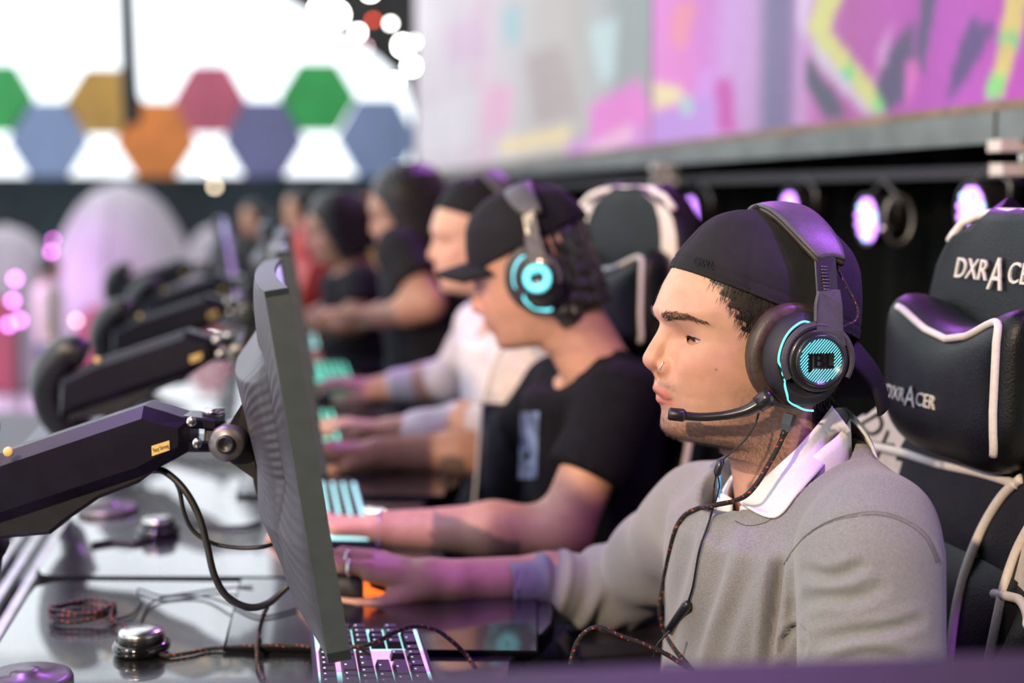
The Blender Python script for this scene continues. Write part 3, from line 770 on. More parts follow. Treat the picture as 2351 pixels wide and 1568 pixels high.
def head_f(u, v, w, detail=True):
    av = np.abs(v)
    Uf = np.interp(w, PW, PU); B = np.interp(w, BW, BB); K = np.interp(w, KW, KB)
    ex = np.interp(w, [-0.1, -0.05, 0.02, 0.08], [2.1, 2.15, 2.35, 2.3])
    # face: cheeks, sockets, brow as forward displacement
    g = lambda cv, cw, sv, sw: np.exp(-((av-cv)/sv)**2-((w-cw)/sw)**2)
    ew = EYE_C[2]
    dU = (-0.0105*g(0.033, ew-0.001, 0.017, 0.011)+0.0035*g(0.030, ew+0.023, 0.022, 0.008)+0.0050*g(0.044, ew-0.030, 0.018, 0.016)
          -0.0030*g(0.030, LLIP[1]+0.004, 0.008, 0.016)+0.0035*g(0.0, -0.088, 0.022, 0.013)-0.0035*g(0.052, 0.055, 0.015, 0.03)
          +0.0030*g(0.055, -0.075, 0.02, 0.018)-0.0060*g(0.027, NOSE_TIP[1]-0.003, 0.010, 0.016))
    fr = sst(0.0, 0.05, u)
    U = np.where(u > 0, np.maximum(Uf+dU*fr, 0.004), K)
    q = (np.abs(av/B)**ex+np.abs(u/U)**ex)**(1/ex)
    f = (q-1)*np.minimum(np.minimum(U, B), 0.07)
    f = np.maximum(f, w-0.150)
    f = np.maximum(f, -(w+0.118-0.10*np.clip(-u, 0, 1)*0-0.06*np.clip(0.03-u, 0, 0.1)))
    f = smin(f, cone((u, v, w), NECK_A, NECK_B, 0.056, 0.061), 0.016)
    if not detail: 
        f = smin(f, cone((u, av, w), (NASION[0]-0.010, 0, NASION[1]), (NOSE_TIP[0]-0.012, 0, NOSE_TIP[1]), 0.008, 0.013), 0.008)
        return f
    # nose
    n = cone((u, v, w), (NASION[0]-0.0115, 0, NASION[1]+0.004), (NOSE_TIP[0]-0.0170, 0, NOSE_TIP[1]+0.012), 0.0095, 0.0105)
    n = smin(n, ellip((u, v, w), (NOSE_TIP[0]-0.0122, 0, NOSE_TIP[1]+0.0005), (0.0122, 0.0125, 0.0115)), 0.007)
    n = smin(n, cone((u, v, w), (NOSE_TIP[0]-0.013, 0, NOSE_TIP[1]-0.006), (SUBN[0]-0.002, 0, SUBN[1]+0.006), 0.006, 0.005), 0.005)
    al = ellip((u, av, w), (NOSE_TIP[0]-0.0248, 0.0160, NOSE_TIP[1]-0.0078), (0.0124, 0.0066, 0.0096))
    f = smin(f, n, 0.007)
    f = smin(f, al, 0.0040)
    nos = ellip((u, av, w), (NOSE_TIP[0]-0.0190, 0.0090, NOSE_TIP[1]-0.0172), (0.0082, 0.0040, 0.0050))
    f = np.maximum(f, -nos)
    # lips (bent around the teeth)
    ub = u+15.5*v*v
    lu = ellip((ub, v, w+0.20*av), (ULIP[0]-0.0102, 0, ULIP[1]-0.0008), (0.0088, 0.0262, 0.0050))
    ll = ellip((ub, v, w-0.10*av), (LLIP[0]-0.0092, 0, LLIP[1]+0.0002), (0.0088, 0.0245, 0.0062))
    f = smin(f, lu, 0.0050); f = smin(f, ll, 0.0016)
    mw = 0
    sl = np.full_like(f, 1.0) if True else np.maximum(np.abs(w-mw+0.10*av)-0.0007*(1-av/0.023), (ULIP[0]-0.0125)-13.0*v*v-u)
    f = np.maximum(f, -np.maximum(sl, -0.0007))
    # eyes: lids round the ball, slit between them (looking down at the screen)
    eu, ev, eww = u-EYE_C[0], av-EYE_C[1], w-EYE_C[2]
    r = np.sqrt(eu*eu+ev*ev+eww*eww)
    ca, sa = math.cos(math.radians(17)), math.sin(math.radians(17))      # eye opening turned outwards
    fu, fv = eu*ca+ev*sa, -eu*sa+ev*ca
    lid = np.maximum(r-0.0143, -(fu+0.006))
    f = smin(f, lid, 0.0045)
    az = np.arctan2(fv, np.maximum(fu, 1e-4)); el = np.arctan2(eww, np.maximum(fu, 1e-4))
    half = 0.25*np.sqrt(np.clip(1-(az/1.14)**2, 0, 1))
    op = np.maximum(np.abs(el+0.15+0.10*az)-half, 0.003-fu)*np.maximum(r, 0.008)
    op = np.maximum(op, r-0.0185); op = np.maximum(op, np.abs(az)*0.013-0.0148)
    f = np.maximum(f, -op)
    f = f+0.0009*np.exp(-((el-0.46+0.10*az)/0.07)**2)*sst(1.0, 0.7, np.abs(az))*(fu > 0.004)*np.exp(-((r-0.0148)/0.003)**2)
    cr = np.maximum(np.abs(r-0.0150)-0.0008, np.maximum(np.abs(el-0.52+0.10*az)-0.05, np.abs(az)-0.85))
    return f
def head_mesh(h):
    V, F = surfnet(lambda u, v, w: head_f(u, v, w), (-0.13, -0.085, -0.225), (0.14, 0.085, 0.157), h)
    return V, F
def fbm(V, s, seed):
    return noise3(V, s, seed)*0.6+noise3(V, s*2.3, seed+1)*0.4
def head_colours(V, skin=(0.60, 0.335, 0.225), beard=1.0, seed=1):
    u, v, w = V.T; av = np.abs(v)
    C = np.tile(np.array(skin), (len(V), 1))
    def blend(c, t):
        nonlocal C
        C = C*(1-t[:, None])+np.array(c)*t[:, None]
    red = np.exp(-((av-0.045)/0.022)**2-((w-EYE_C[2]+0.032)/0.02)**2)*0.45*(u > 0.02)
    blend((0.60, 0.27, 0.19), red)
    nose = np.exp(-((u-NOSE_TIP[0]+0.01)/0.022)**2-((w-NOSE_TIP[1])/0.018)**2-(v/0.02)**2)
    blend((0.62, 0.27, 0.19), np.clip(nose*0.55, 0, 1))
    ue = np.exp(-((av-0.031)/0.015)**2-((w-EYE_C[2]+0.010)/0.007)**2)*(u > 0.05)
    blend((0.46, 0.22, 0.16), ue*0.45)
    lidl = np.exp(-((av-0.033)/0.014)**2-((w-EYE_C[2]-0.006)/0.006)**2)*(u > 0.05)
    blend((0.50, 0.25, 0.18), lidl*0.35)
    # lips
    ub = u+13.0*v*v
    lip = np.maximum(np.exp(-((w+0.20*av-ULIP[1]+0.0006)/0.0046)**6), np.exp(-((w-0.08*av-LLIP[1]-0.0002)/0.0060)**6))*sst(0.0275, 0.021, av)*sst(ULIP[0]-0.013, ULIP[0]-0.009, ub)
    blend((0.56, 0.19, 0.145), lip*0.9)
    mw = (ULIP[1]+LLIP[1])/2-0.0008+0.0018*np.cos(av*190)-0.10*av
    ml = np.exp(-((w-mw)/0.0014)**2)*sst(0.027, 0.022, av)*sst(ULIP[0]-0.02, ULIP[0]-0.010, ub)
    blend((0.16, 0.045, 0.035), ml*0.75)
    mole = hl(1645, 849, 0.06)
    blend((0.14, 0.06, 0.04), np.exp(-((u-mole[0])**2+(w-mole[1])**2)/0.0011**2)*(v > 0.03))
    if beard:
        n = fbm(V, 700, 5)
        jaw = sst(-0.060, -0.088, w+0.25*np.clip(0.05-u, 0, 0.09)*-1.0)
        side = sst(0.062, 0.03, u)*sst(-0.012, -0.06, w)*sst(-0.06, -0.01, u)
        mous = np.exp(-((w-(SUBN[1]+ULIP[1])/2+0.10*av)/0.006)**2)*sst(0.034, 0.02, av)*sst(0.003, 0.012, av)*(u > 0.06)
        chin = np.exp(-((w+0.075)/0.012)**2-(v/0.012)**2)*0.4*(u > 0.05)
        b = np.clip(jaw*0.85+side*0.48+mous*0.55+chin, 0, 0.75)*(1-lip)*(w > -0.135)*(0.8+0.5*n)
        blend((0.16, 0.092, 0.068), np.clip(b, 0, 0.8)*beard)
    C *= (1+0.04*noise3(V, 90, 9))[:, None]
    return C
def eyeball(M, seed=0):
    """two eyes as one small mesh each, in local head coordinates"""
    out = []
    for s in (1, -1):
        V, F = sphere((0, 0, 0), 0.0122, 32, 24)
        # pole axis (local z) turned to the gaze: forward, down, a bit sideways
        g = Vector((0.95, 0.0, -0.20)).normalized()
        R = Vector((0, 0, 1)).rotation_difference(g).to_matrix()
        z = V[:, 2]/0.0122
        bul = 1+0.06*np.exp(-((1-z)/0.07)**2)
        C = np.tile([0.62, 0.56, 0.53], (len(V), 1))
        C[z > 0.885] = (0.035, 0.018, 0.010); C[z > 0.978] = (0.003, 0.003, 0.003)
        V = (V*bul[:, None])@np.array(R).T+np.array([EYE_C[0], s*EYE_C[1], EYE_C[2]])
        out.append((V, F, C))
    return out
# hand: local forward f, towards the thumb s, up n
def hand_f(p, curl=1.0, spread=1.0, thumb=1.0, drop=0.0):
    X, Y, Z = p
    kn = [(0.088, 0.030, 0.016), (0.093, 0.010, 0.020), (0.087, -0.010, 0.017), (0.078, -0.028, 0.010)]
    rr = [0.0098, 0.0100, 0.0094, 0.0083]; ln = [(0.044, 0.026, 0.020), (0.048, 0.029, 0.021), (0.044, 0.027, 0.020), (0.034, 0.021, 0.018)]
    f = cone(p, (-0.03, 0.002, 0.0), (0.012, 0.004, 0.0), 0.024, 0.024)
    for (k, r) in zip(kn, rr):
        c = cone(p, (0.008, k[1]*0.55, 0.002), (k[0]-0.006, k[1], k[2]-0.006), 0.0150, r+0.0035)
        f = smin(f, c, 0.014)
    f = smin(f, cone(p, (0.015, 0.020, -0.008), (0.046, 0.034, -0.010-drop*0.6), 0.016, 0.013), 0.012)      # thumb ball
    for i, (k, r) in enumerate(zip(kn, rr)):
        l1, l2, l3 = ln[i]; sp = k[1]*0.22*spread
        a = np.array(k); d1 = np.array([0.93, 0.12*np.sign(k[1])*abs(sp)*10, 0.02-0.30*curl*0.3]); d1 /= np.linalg.norm(d1)
        b = a+d1*l1; d2 = np.array([0.80, 0, -0.60*curl]); d2 /= np.linalg.norm(d2)
        c = b+d2*l2; d3 = np.array([0.62, 0, -0.78*curl]); d3 /= np.linalg.norm(d3); e = c+d3*l3
        g = cone(p, a, b, r+0.0008, r); g = smin(g, cone(p, b, c, r, r*0.93), 0.003); g = smin(g, cone(p, c, e, r*0.92, r*0.78), 0.003)
        f = smin(f, g, 0.0045)
    t0, t1, t2, t3 = [(0.022, 0.024, -0.006-drop*0.3), (0.056, 0.046*thumb, -0.012-drop*0.8), (0.090, 0.050*thumb, -0.016-drop), (0.117, 0.042*thumb, -0.019-drop)]
    g = cone(p, t0, t1, 0.0150, 0.0118); g = smin(g, cone(p, t1, t2, 0.0118, 0.0100), 0.004); g = smin(g, cone(p, t2, t3, 0.0104, 0.0085), 0.004)
    return smin(f, g, 0.008)
def hand_matrix(wrist, fwd, thumb_side, up=(0, 0, 1)):
    f = Vector(fwd).normalized(); s = Vector(thumb_side); s = (s-f*s.dot(f)).normalized(); n = f.cross(s)
    if n.dot(Vector(up)) < 0: n = -n
    M = Matrix((f, s, n)).transposed().to_4x4(); M.translation = Vector(wrist); return M
def arm_sdf(M, elbow, r_el=0.042, r_wr=0.0275, upper=None, r_up=0.05, curl=1.0, thumb=1.0):
    Mi = np.array(M.inverted()); wr = M.translation
    m = [wr[i]*0.38+elbow[i]*0.62 for i in range(3)]
    def f(X, Y, Z):
        L = [Mi[i, 0]*X+Mi[i, 1]*Y+Mi[i, 2]*Z+Mi[i, 3] for i in range(3)]
        p = (X, Y, Z)
        g = smin(cone(p, wr, m, r_wr, r_el*1.04), cone(p, m, elbow, r_el*1.04, r_el*0.95), 0.02)
        d = smin(hand_f(L, curl, thumb=thumb), g, 0.016)
        if upper is not None: d = smin(d, cone(p, elbow, upper, r_el*0.98, r_up), 0.03)
        return d
    return f
def arm_mesh(M, elbow, h, r_el=0.042, r_wr=0.0275, upper=None, r_up=0.05, skin=(0.60, 0.335, 0.225), curl=1.0, seed=2, thumb=1.0, drop=0.0):
    """forearm and hand (and bare upper arm) as one continuous surface, world coordinates"""
    Mi = np.array(M.inverted()); wr = M.translation
    pts = [list(wr), list(elbow)]+([list(upper)] if upper is not None else [])
    tips = [list(M @ Vector(q)) for q in ((0.21, 0.06, 0.05), (0.21, -0.05, 0.05), (0.21, 0.06, -0.07), (0.21, -0.05, -0.07), (0, 0.05, 0.04), (0, -0.05, -0.04), (0, .05, -.04), (0, -.05, .04))]
    A = np.array(pts+tips); R = max(r_el, r_up if upper is not None else 0)+0.012
    lo = np.minimum(A.min(0), np.array(pts).min(0)-R); hi = np.maximum(A.max(0), np.array(pts).max(0)+R)
    def f(X, Y, Z):
        L = [Mi[i, 0]*X+Mi[i, 1]*Y+Mi[i, 2]*Z+Mi[i, 3] for i in range(3)]
        d = hand_f(L, curl, thumb=thumb, drop=drop)
        p = (X, Y, Z)
        m = [wr[i]*0.38+elbow[i]*0.62 for i in range(3)]
        g = smin(cone(p, wr, m, r_wr, r_el*1.04), cone(p, m, elbow, r_el*1.04, r_el*0.95), 0.02)
        d = smin(d, g, 0.016)
        if upper is not None: d = smin(d, cone(p, elbow, upper, r_el*0.98, r_up), 0.03)
        return d
    V, F = surfnet(f, lo, hi, h)
    C = np.tile(np.array(skin), (len(V), 1))*(1+0.05*noise3(V, 60, seed))[:, None]
    L = V@Mi[:3, :3].T+Mi[:3, 3]
    kr = np.exp(-((L[:, 0]-0.088)/0.012)**2)*(L[:, 2] > 0.008)
    C = C*(1-0.25*kr[:, None])+np.array([0.60, 0.26, 0.19])*0.25*kr[:, None]
    return V, F, C
# ------------------------------------------------------------------ the front player
SK1 = (0.60, 0.345, 0.235)
base1 = Vector((HEAD_O.x+0.06, HEAD_O.y, 0.0))
p1 = thing('person', 'young man in grey sweatshirt and backwards black cap looking at his monitor', 'person', base1)
hV, hF = head_mesh(0.00145)
hV = laplace(hV, hF, 1, 0.35)
hN = vnormals(hV, hF)
hC = head_colours(hV, SK1)
hu, hv, hw = hV.T
cap_edge = lambda u: 0.0530+0.396*u
hair_zone = ((np.abs(hv) > 0.045) & (hu < 0.0625-(0.07-hw)*0.62+0.004*np.sin(hw*500)) & (hw > -0.035) & (hw < cap_edge(hu)+0.012) & (hu > -0.06)) | \
            ((hv < -0.026) & (hu > 0.02) & (hw > 0.062) & (hw < 0.115)) | ((hu < -0.05) & (hw > -0.075) & (hw < 0.03))
soft = (np.abs(hv) > 0.04) & (hu < 0.0665-(0.07-hw)*0.62) & (hw > -0.03)
hC[soft] *= 0.8
hC[hair_zone] = (0.03, 0.022, 0.018)
HW1 = XF(M_HEAD, hV)
# right arm on the mouse
R_WR = P(996, 1332, 1.885); R_EL = P(1420, 1352, 1.955)
MH_R = hand_matrix(R_WR, (P(800, 1332, 1.90)-R_WR)+Vector((0, 0, 0.018)), (0.05, -1, -0.16))
aV, aF, aC = arm_mesh(MH_R, R_EL, 0.0022, 0.041, 0.0275, skin=SK1, curl=0.85, thumb=1.02, drop=0.015)
L_EL = P(2010, 1800, 1.33); L_WR = Vector((0.10, 1.33, 0.80))
MH_L = hand_matrix(L_WR, (-0.95, 0.22, -0.16), (0.1, 0.9, -0.1))
bV, bF, bC = arm_mesh(MH_L, L_EL, 0.004, 0.041, 0.0275, skin=SK1, curl=0.8)
def core_f(X, Y, Z):
    p = (X, Y, Z); nb = M_HEAD @ Vector((-0.045, 0, -0.20)); be = Vector((nb.x+0.03, nb.y+0.01, 0.56))
    sr, sl_ = P(1620, 1215, 1.76), P(1990, 1270, 1.40)
    f = smin(cone(p, nb, be, 0.052, 0.10), smin(cone(p, nb-Vector((0, 0, .10)), sr, 0.05, 0.045), cone(p, nb-Vector((0, 0, .10)), sl_, 0.05, 0.045), 0.03), 0.03)
    return smin(f, smin(cone(p, sr, R_EL, 0.045, 0.038), cone(p, sl_, L_EL, 0.045, 0.038), 0.01), 0.02)
kV, kF = surfnet(core_f, (0.05, 1.25, 0.45), (0.45, 2.02, 0.96), 0.014)
kC = np.tile(np.array(SK1), (len(kV), 1))
obj('body', pcat((HW1, hF, hC), (aV, aF, aC), (bV, bF, bC), (kV, kF, kC)), 'skin', p1)
for e in eyeball(M_HEAD): obj('eye', (XF(M_HEAD, e[0]), e[1], e[2]), 'eye_surface', p1)
# hair, brows, lashes, stubble
rs = np.random.RandomState(7)
def pick(mask, n):
    i = np.flatnonzero(mask); return rs.choice(i, size=min(n, len(i)), replace=False)
i = pick(hair_zone & (hu > -0.06) & (np.abs(hv) > 0.03), 7500)
D = hN[i]*0.20+np.array([0.34, 0, -0.86])+rs.normal(size=(len(i), 3))*0.14
D /= np.linalg.norm(D, axis=1)[:, None]
far = hv[i] < 0
D[far] = D[far]*0.9+np.array([0.15, -0.25, 0])
hairA = strands(hV[i]-hN[i]*0.001, D, rs.uniform(0.006, 0.017, len(i)), 0.00030, bend=-hN[i]*0.22)
i2 = pick((hu < -0.045) & (hw > -0.080) & (hw < 0.02), 1500)
D2 = hN[i2]*0.25+np.array([-0.10, 0, -0.95])+rs.normal(size=(len(i2), 3))*0.16
hairB = strands(hV[i2], D2/np.linalg.norm(D2, axis=1)[:, None], rs.uniform(0.012, 0.024, len(i2)), 0.0005)
hair = pcat(hairA, hairB)
obj('hair', (XF(M_HEAD, hair[0]), hair[1]), 'hair_dark', p1)
ew = EYE_C[2]
bw0 = hl(1560, 732, 0.02)[1]
def brow_line(av): return bw0+0.0005+0.0035*np.sin(np.clip((av-0.016)/0.040, 0, 1)*2.6)+0.0012*np.sin(np.clip((av-0.016)/0.04, 0, 1)*3.1)-0.0035*np.clip((av-0.048)/0.01, 0, 1)
av = np.abs(hv)
bm_ = (av > 0.014) & (av < 0.058) & (hu > 0.04) & (np.abs(hw-brow_line(av)) < np.interp(av, [0.014, 0.024, 0.044, 0.058], [0.0045, 0.0050, 0.0036, 0.0014]))
i = pick(bm_, 1100)
D = np.stack([-0.25+0*hv[i], np.sign(hv[i])*0.75, np.interp(np.abs(hv[i]), [0.014, 0.028, 0.055], [0.65, 0.25, -0.25])], 1)+hN[i]*0.28+rs.normal(size=(len(i), 3))*0.12
obj('eyebrows', (lambda s: (XF(M_HEAD, s[0]), s[1]))(strands(hV[i], D/np.linalg.norm(D, axis=1)[:, None], rs.uniform(0.005, 0.0095, len(i)), 0.00022)), 'hair_dark', p1)
ls = []
for s in (1, -1):
    for k in range(46):
        az = -0.95+1.95*k/45; hf = 0.25*math.sqrt(max(0, 1-(az/1.14)**2)); el = -0.15-0.10*az+hf*0.95
        fu, fv = math.cos(az)*math.cos(el), math.sin(az)*math.cos(el); ca, sa = math.cos(math.radians(17)), math.sin(math.radians(17))
        d = np.array([fu*ca-fv*sa, (fu*sa+fv*ca), math.sin(el)])
        o = np.array([EYE_C[0], EYE_C[1], EYE_C[2]])+d*0.0142
        dd = d*0.9+np.array([0.1, 0.15*az, -0.45]); dd /= np.linalg.norm(dd)
        o[1] *= s; dd[1] *= s
        ls.append((o, dd))
lash = strands([a for a, _ in ls], [b for _, b in ls], rs.uniform(0.006, 0.0085, len(ls)), 0.00022, bend=np.tile([0.1, 0, 0.35], (len(ls), 1)))
obj('eyelashes', (XF(M_HEAD, lash[0]), lash[1]), 'hair_dark', p1)
w8 = np.clip(sst(-0.060, -0.092, hw)+0.55*sst(0.055, 0.02, hu)*sst(-0.015, -0.06, hw), 0, 1)*(hw > -0.118)*(hu > -0.02)
w8 = np.maximum(w8, 0.35*np.exp(-((hw-(SUBN[1]+ULIP[1])/2+0.10*av)/0.006)**2)*(av > 0.006)*(av < 0.032)*(hu > 0.06))
i = np.flatnonzero(rs.uniform(size=len(hV)) < w8*0.55)
D = hN[i]*0.45+np.array([0.05, 0, -0.75])+rs.normal(size=(len(i), 3))*0.22
sb = strands(hV[i], D/np.linalg.norm(D, axis=1)[:, None], rs.uniform(0.0012, 0.0034, len(i))*np.where(hw[i] < -0.092, 1.6, 1.0), 0.00010)
obj('stubble', (XF(M_HEAD, sb[0]), sb[1]), 'stubble', p1)
from mathutils.bvhtree import BVHTree
HB = BVHTree.FromPolygons([tuple(v) for v in HW1], [tuple(int(i) for i in f) for f in hF])
co_ = Vector((0, 0, CAM_Z)); rd_ = (P(1518, 839, 1.0)-co_).normalized(); rh = HB.ray_cast(co_, rd_)[0]
rx_, rz_ = Vector((0.35, -0.94, 0)), Vector((0.42, 0, 0.91))
obj('nose_ring', tube([rh+rx_*(0.0016*math.cos(a_)-0.0004)+rz_*(0.0050*math.sin(a_)) for a_ in np.linspace(-1.9, 1.9, 16)], 0.0005, 6), 'silver', p1)

# cap, worn backwards
CF = [hl(*q) for q in [(1700, 479), (1653, 487), (1616, 516), (1563, 578), (1546, 607), (1540, 640)]]
CBk = [hl(*q) for q in [(1790, 481), (1860, 500), (1910, 534), (1946, 575), (1962, 620), (1965, 680), (1962, 740), (1958, 800)]]
cfw = np.array([q[1] for q in CF])[::-1]; cfu = np.array([q[0] for q in CF])[::-1]
cbw = np.array([q[1] for q in CBk])[::-1]; cbu = -np.array([q[0] for q in CBk])[::-1]
CTOP = hl(1726, 478)[1]
cfw, cfu = smooth_tab(cfw, cfu, 0.004); cbw, cbu = smooth_tab(cbw, cbu, 0.005)
cpx, cpb = smooth_tab([0.0, 0.05, 0.09, 0.115, 0.135, 0.146, CTOP-0.0005], [0.080, 0.0825, 0.079, 0.067, 0.049, 0.032, 0.004], 0.005)
def cap_f(u, v, w):
    Uf = np.interp(w, cfw, cfu); Uf = np.where(w > cfw[-1], cfu[-1]*np.sqrt(np.clip((CTOP-w)/(CTOP-cfw[-1]), 0, 1)), Uf)
    Ub = np.interp(w, cbw, cbu); Ub = np.where(w > cbw[-1], cbu[-1]*np.sqrt(np.clip((CTOP-w)/(CTOP-cbw[-1]), 0, 1)), Ub)
    B = np.maximum(np.interp(w, cpx, cpb), 0.002)
    U = np.maximum(np.where(u > 0, Uf, Ub), 0.003)
    q = (np.abs(v/B)**2.3+np.abs(u/U)**2.3)**(1/2.3)
    f = (q-1)*np.minimum(np.minimum(U, B), 0.07)
    e = cap_edge(u)+0.008*np.cos(np.clip(u/0.1, -1.5, 1.5))*0
    f = np.maximum(f, (e-w)*0.93)
    f = np.maximum(f, w-CTOP)
    # six-panel seams
    a = np.arctan2(v, u+0.008)
    s = np.abs(((a+math.pi/6) % (math.pi/3))-math.pi/6)*np.sqrt(v*v+u*u)
    f = f+0.0009*np.exp(-(s/0.0018)**2)
    ed = (w-e)
    f = f+0.0010*np.exp(-((ed-0.014)/0.0012)**2)+0.0008*np.exp(-((ed-0.004)/0.0012)**2)
    return f
cV, cF = surfnet(cap_f, (-0.13, -0.09, -0.005), (0.125, 0.09, 0.162), 0.0018)
cV = laplace(cV, cF, 1, 0.4)
capo = obj('cap', (XF(M_HEAD, cV), cF), 'cap_black', p1, label='black cap worn backwards')
def brim(i, j):
    t = (j-0.5)*2; s = i
    v = 0.078*t*(1-0.10*s)
    u0 = -0.108+0.036*t*t; w0 = 0.012-0.016*t*t
    u1 = -0.150+0.034*t*t; w1 = -0.062-0.006*t*t
    q = s
    return (u0+(u1-u0)*q-0.010*math.sin(q*3.14), v, w0+(w1-w0)*q)
m = shell(brim, 14, 22, 0.004); obj('brim', (XF(M_HEAD, m[0]), m[1]), 'cap_black', capo)
m = sphere((0.000, 0, CTOP+0.0005), 0.007, 12, 8, (1, 1, 0.5)); obj('button', (XF(M_HEAD, m[0]), m[1]), 'cap_black', capo)
Mt = M_HEAD @ axes((0.078, 0.052, 0.098), (-0.62, 0.70, -0.18), (-0.25, -0.1, 0.95))
m = text_mesh('GIRL', 0.0125, 0.0004, Mt); obj('embroidery', m, 'cap_black', capo, False)

# sweatshirt ------------------------------------------------------------
BD = Vector(M_HEAD.col[0][:3]); BL = Vector(M_HEAD.col[1][:3])
NB = M_HEAD @ Vector((-0.056, 0, -0.250))
T0 = M_HEAD @ Vector((-0.088, 0, -0.128))
SH_L = P(1996, 1278, 1.385); SH_R = P(1606, 1195, 1.765)
CH = P(1800, 1330, 1.585); BELLY = P(1800, 1620, 1.60)
CUFF_R = P(1158, 1351, 1.893)
def tor(p, c, rd, rl, rz):
    X, Y, Z = p[0]-c[0], p[1]-c[1], p[2]-c[2]
    a = X*BD.x+Y*BD.y; b = X*BL.x+Y*BL.y
    k = np.sqrt((a/rd)**2+(b/rl)**2+(Z/rz)**2)
    return (k-1)*min(rd, rl, rz)
def torso_col(p, a, b, rd0, rl0, rd1, rl1):
    t = np.clip((a[2]-p[2])/(a[2]-b[2]), 0, 1)
    cx, cy = a[0]+(b[0]-a[0])*t, a[1]+(b[1]-a[1])*t
    X, Y = p[0]-cx, p[1]-cy
    u = X*BD.x+Y*BD.y; v = X*BL.x+Y*BL.y
    rd = rd0+(rd1-rd0)*t; rl = rl0+(rl1-rl0)*t
    q = (np.abs(u/rd)**2.4+np.abs(v/rl)**2.4)**(1/2.4)
    f = (q-1)*np.minimum(rd, rl)
    return np.maximum(np.maximum(f, p[2]-a[2]-0.03), b[2]-p[2])
def sleeve_fold(p, a, b, amp, freq, lean, ph):
    d = np.array(b)-np.array(a); L = np.linalg.norm(d); d /= L
    t = ((p[0]-a[0])*d[0]+(p[1]-a[1])*d[1]+(p[2]-a[2])*d[2])/L
    side = (p[2]-a[2])*lean[2]+(p[1]-a[1])*lean[1]+(p[0]-a[0])*lean[0]
    s = np.sin(freq*t+side*40+ph)
    return amp*(1-np.abs(s))**2*0+amp*s
def sweat_f(X, Y, Z):
    p = (X, Y, Z)
    f = torso_col(p, CH+Vector((0, 0, 0.03)), BELLY, 0.118, 0.165, 0.135, 0.178)
    f = smin(f, tor(p, CH+Vector((0, 0, 0.02)), 0.122, 0.175, 0.13), 0.04)
    f = smin(f, cone(p, NB+Vector((0.006, 0, 0.012)), SH_L+Vector((0.0, 0.012, 0.018)), 0.049, 0.055), 0.045)
    f = smin(f, cone(p, NB+Vector((0.0, 0, 0.006)), SH_R+Vector((0, 0, 0.01)), 0.047, 0.052), 0.045)
    f = smin(f, cone(p, T0+BL*0.030, SH_L+Vector((0.02, 0.02, 0.025)), 0.030, 0.046), 0.05)
    f = smin(f, cone(p, T0-BL*0.030, SH_R+Vector((0.02, -0.02, 0.015)), 0.030, 0.042), 0.05)
    f = smin(f, cone(p, T0, CH+Vector((0.06, 0, 0)), 0.035, 0.08), 0.05)
    f = smin(f, cone(p, SH_R, R_EL, 0.066, 0.056)-sleeve_fold(p, SH_R, R_EL, 0.0030, 22, (1, 0, 0.4), 0.3), 0.03)
    la = cone(p, SH_L, L_EL, 0.074, 0.068)
    f = smin(f, la, 0.007)
    # right forearm sleeve with stacked folds
    d = np.array(CUFF_R)-np.array(R_EL); L = np.linalg.norm(d); dn = d/L
    t = ((X-R_EL[0])*dn[0]+(Y-R_EL[1])*dn[1]+(Z-R_EL[2])*dn[2])/L
    tt = np.clip(t, 0, 1)
    rad = np.interp(tt, [0, 0.25, 0.5, 0.66, 0.72, 0.76, 0.86, 1.0], [0.056, 0.054, 0.050, 0.0470, 0.0475, 0.0400, 0.0375, 0.0350])
    ph = t*26+(Z-R_EL[2])*34+(X*0+Y-R_EL[1])*18
    rad = rad+0.0048*np.sin(ph)*np.interp(tt, [0, 0.1, 0.6, 0.74, 0.78], [0.7, 1, 1, 0.6, 0])+0.002*np.sin(ph*1.7+1)*(tt < 0.74)
    dist = np.sqrt((X-R_EL[0]-tt*d[0])**2+(Y-R_EL[1]-tt*d[1])**2+(Z-R_EL[2]-tt*d[2])**2)
    fs = np.maximum(dist-rad, (t-1)*L)
    f = smin(f, fs, 0.016)
    # left forearm going under the picture
    f = smin(f, cone(p, L_EL, L_WR+(L_EL-L_WR)*0.25, 0.066, 0.040), 0.02)
    # opening for the neck and the hems
    HX, HY, HZ = X-HEAD_O.x, Y-HEAD_O.y, Z-HEAD_O.z
    hu_ = HX*BD.x+HY*BD.y; hv_ = HX*BL.x+HY*BL.y
    rr_ = np.sqrt((hu_+0.050)**2+hv_**2)
    carve = np.maximum(-(HZ+np.where(hu_ > -0.10, 0.199+0.95*hu_, 0.104))*0.75, rr_-0.103)
    f = -smin(-f, carve, 0.012)
    f = np.maximum(f, -cone(p, NB+Vector((0, 0, 0.02)), M_HEAD @ Vector((-0.02, 0, -0.05)), 0.070, 0.085))
    f = np.maximum(f, -cone(p, NB+BD*0.06+Vector((0, 0, -0.0)), NB+BD*0.08+Vector((0, 0, 0.12)), 0.030, 0.05))
    f = np.maximum(f, -cone(p, CUFF_R+Vector(dn)*0.03, CUFF_R-Vector(dn)*0.03, 0.0318, 0.030))
    return f
sV, sF = surfnet(sweat_f, (-0.06, 1.17, 0.50), (0.52, 2.05, 1.10), 0.0042)
sV = laplace(sV, sF, 2, 0.5)
sN = vnormals(sV, sF)
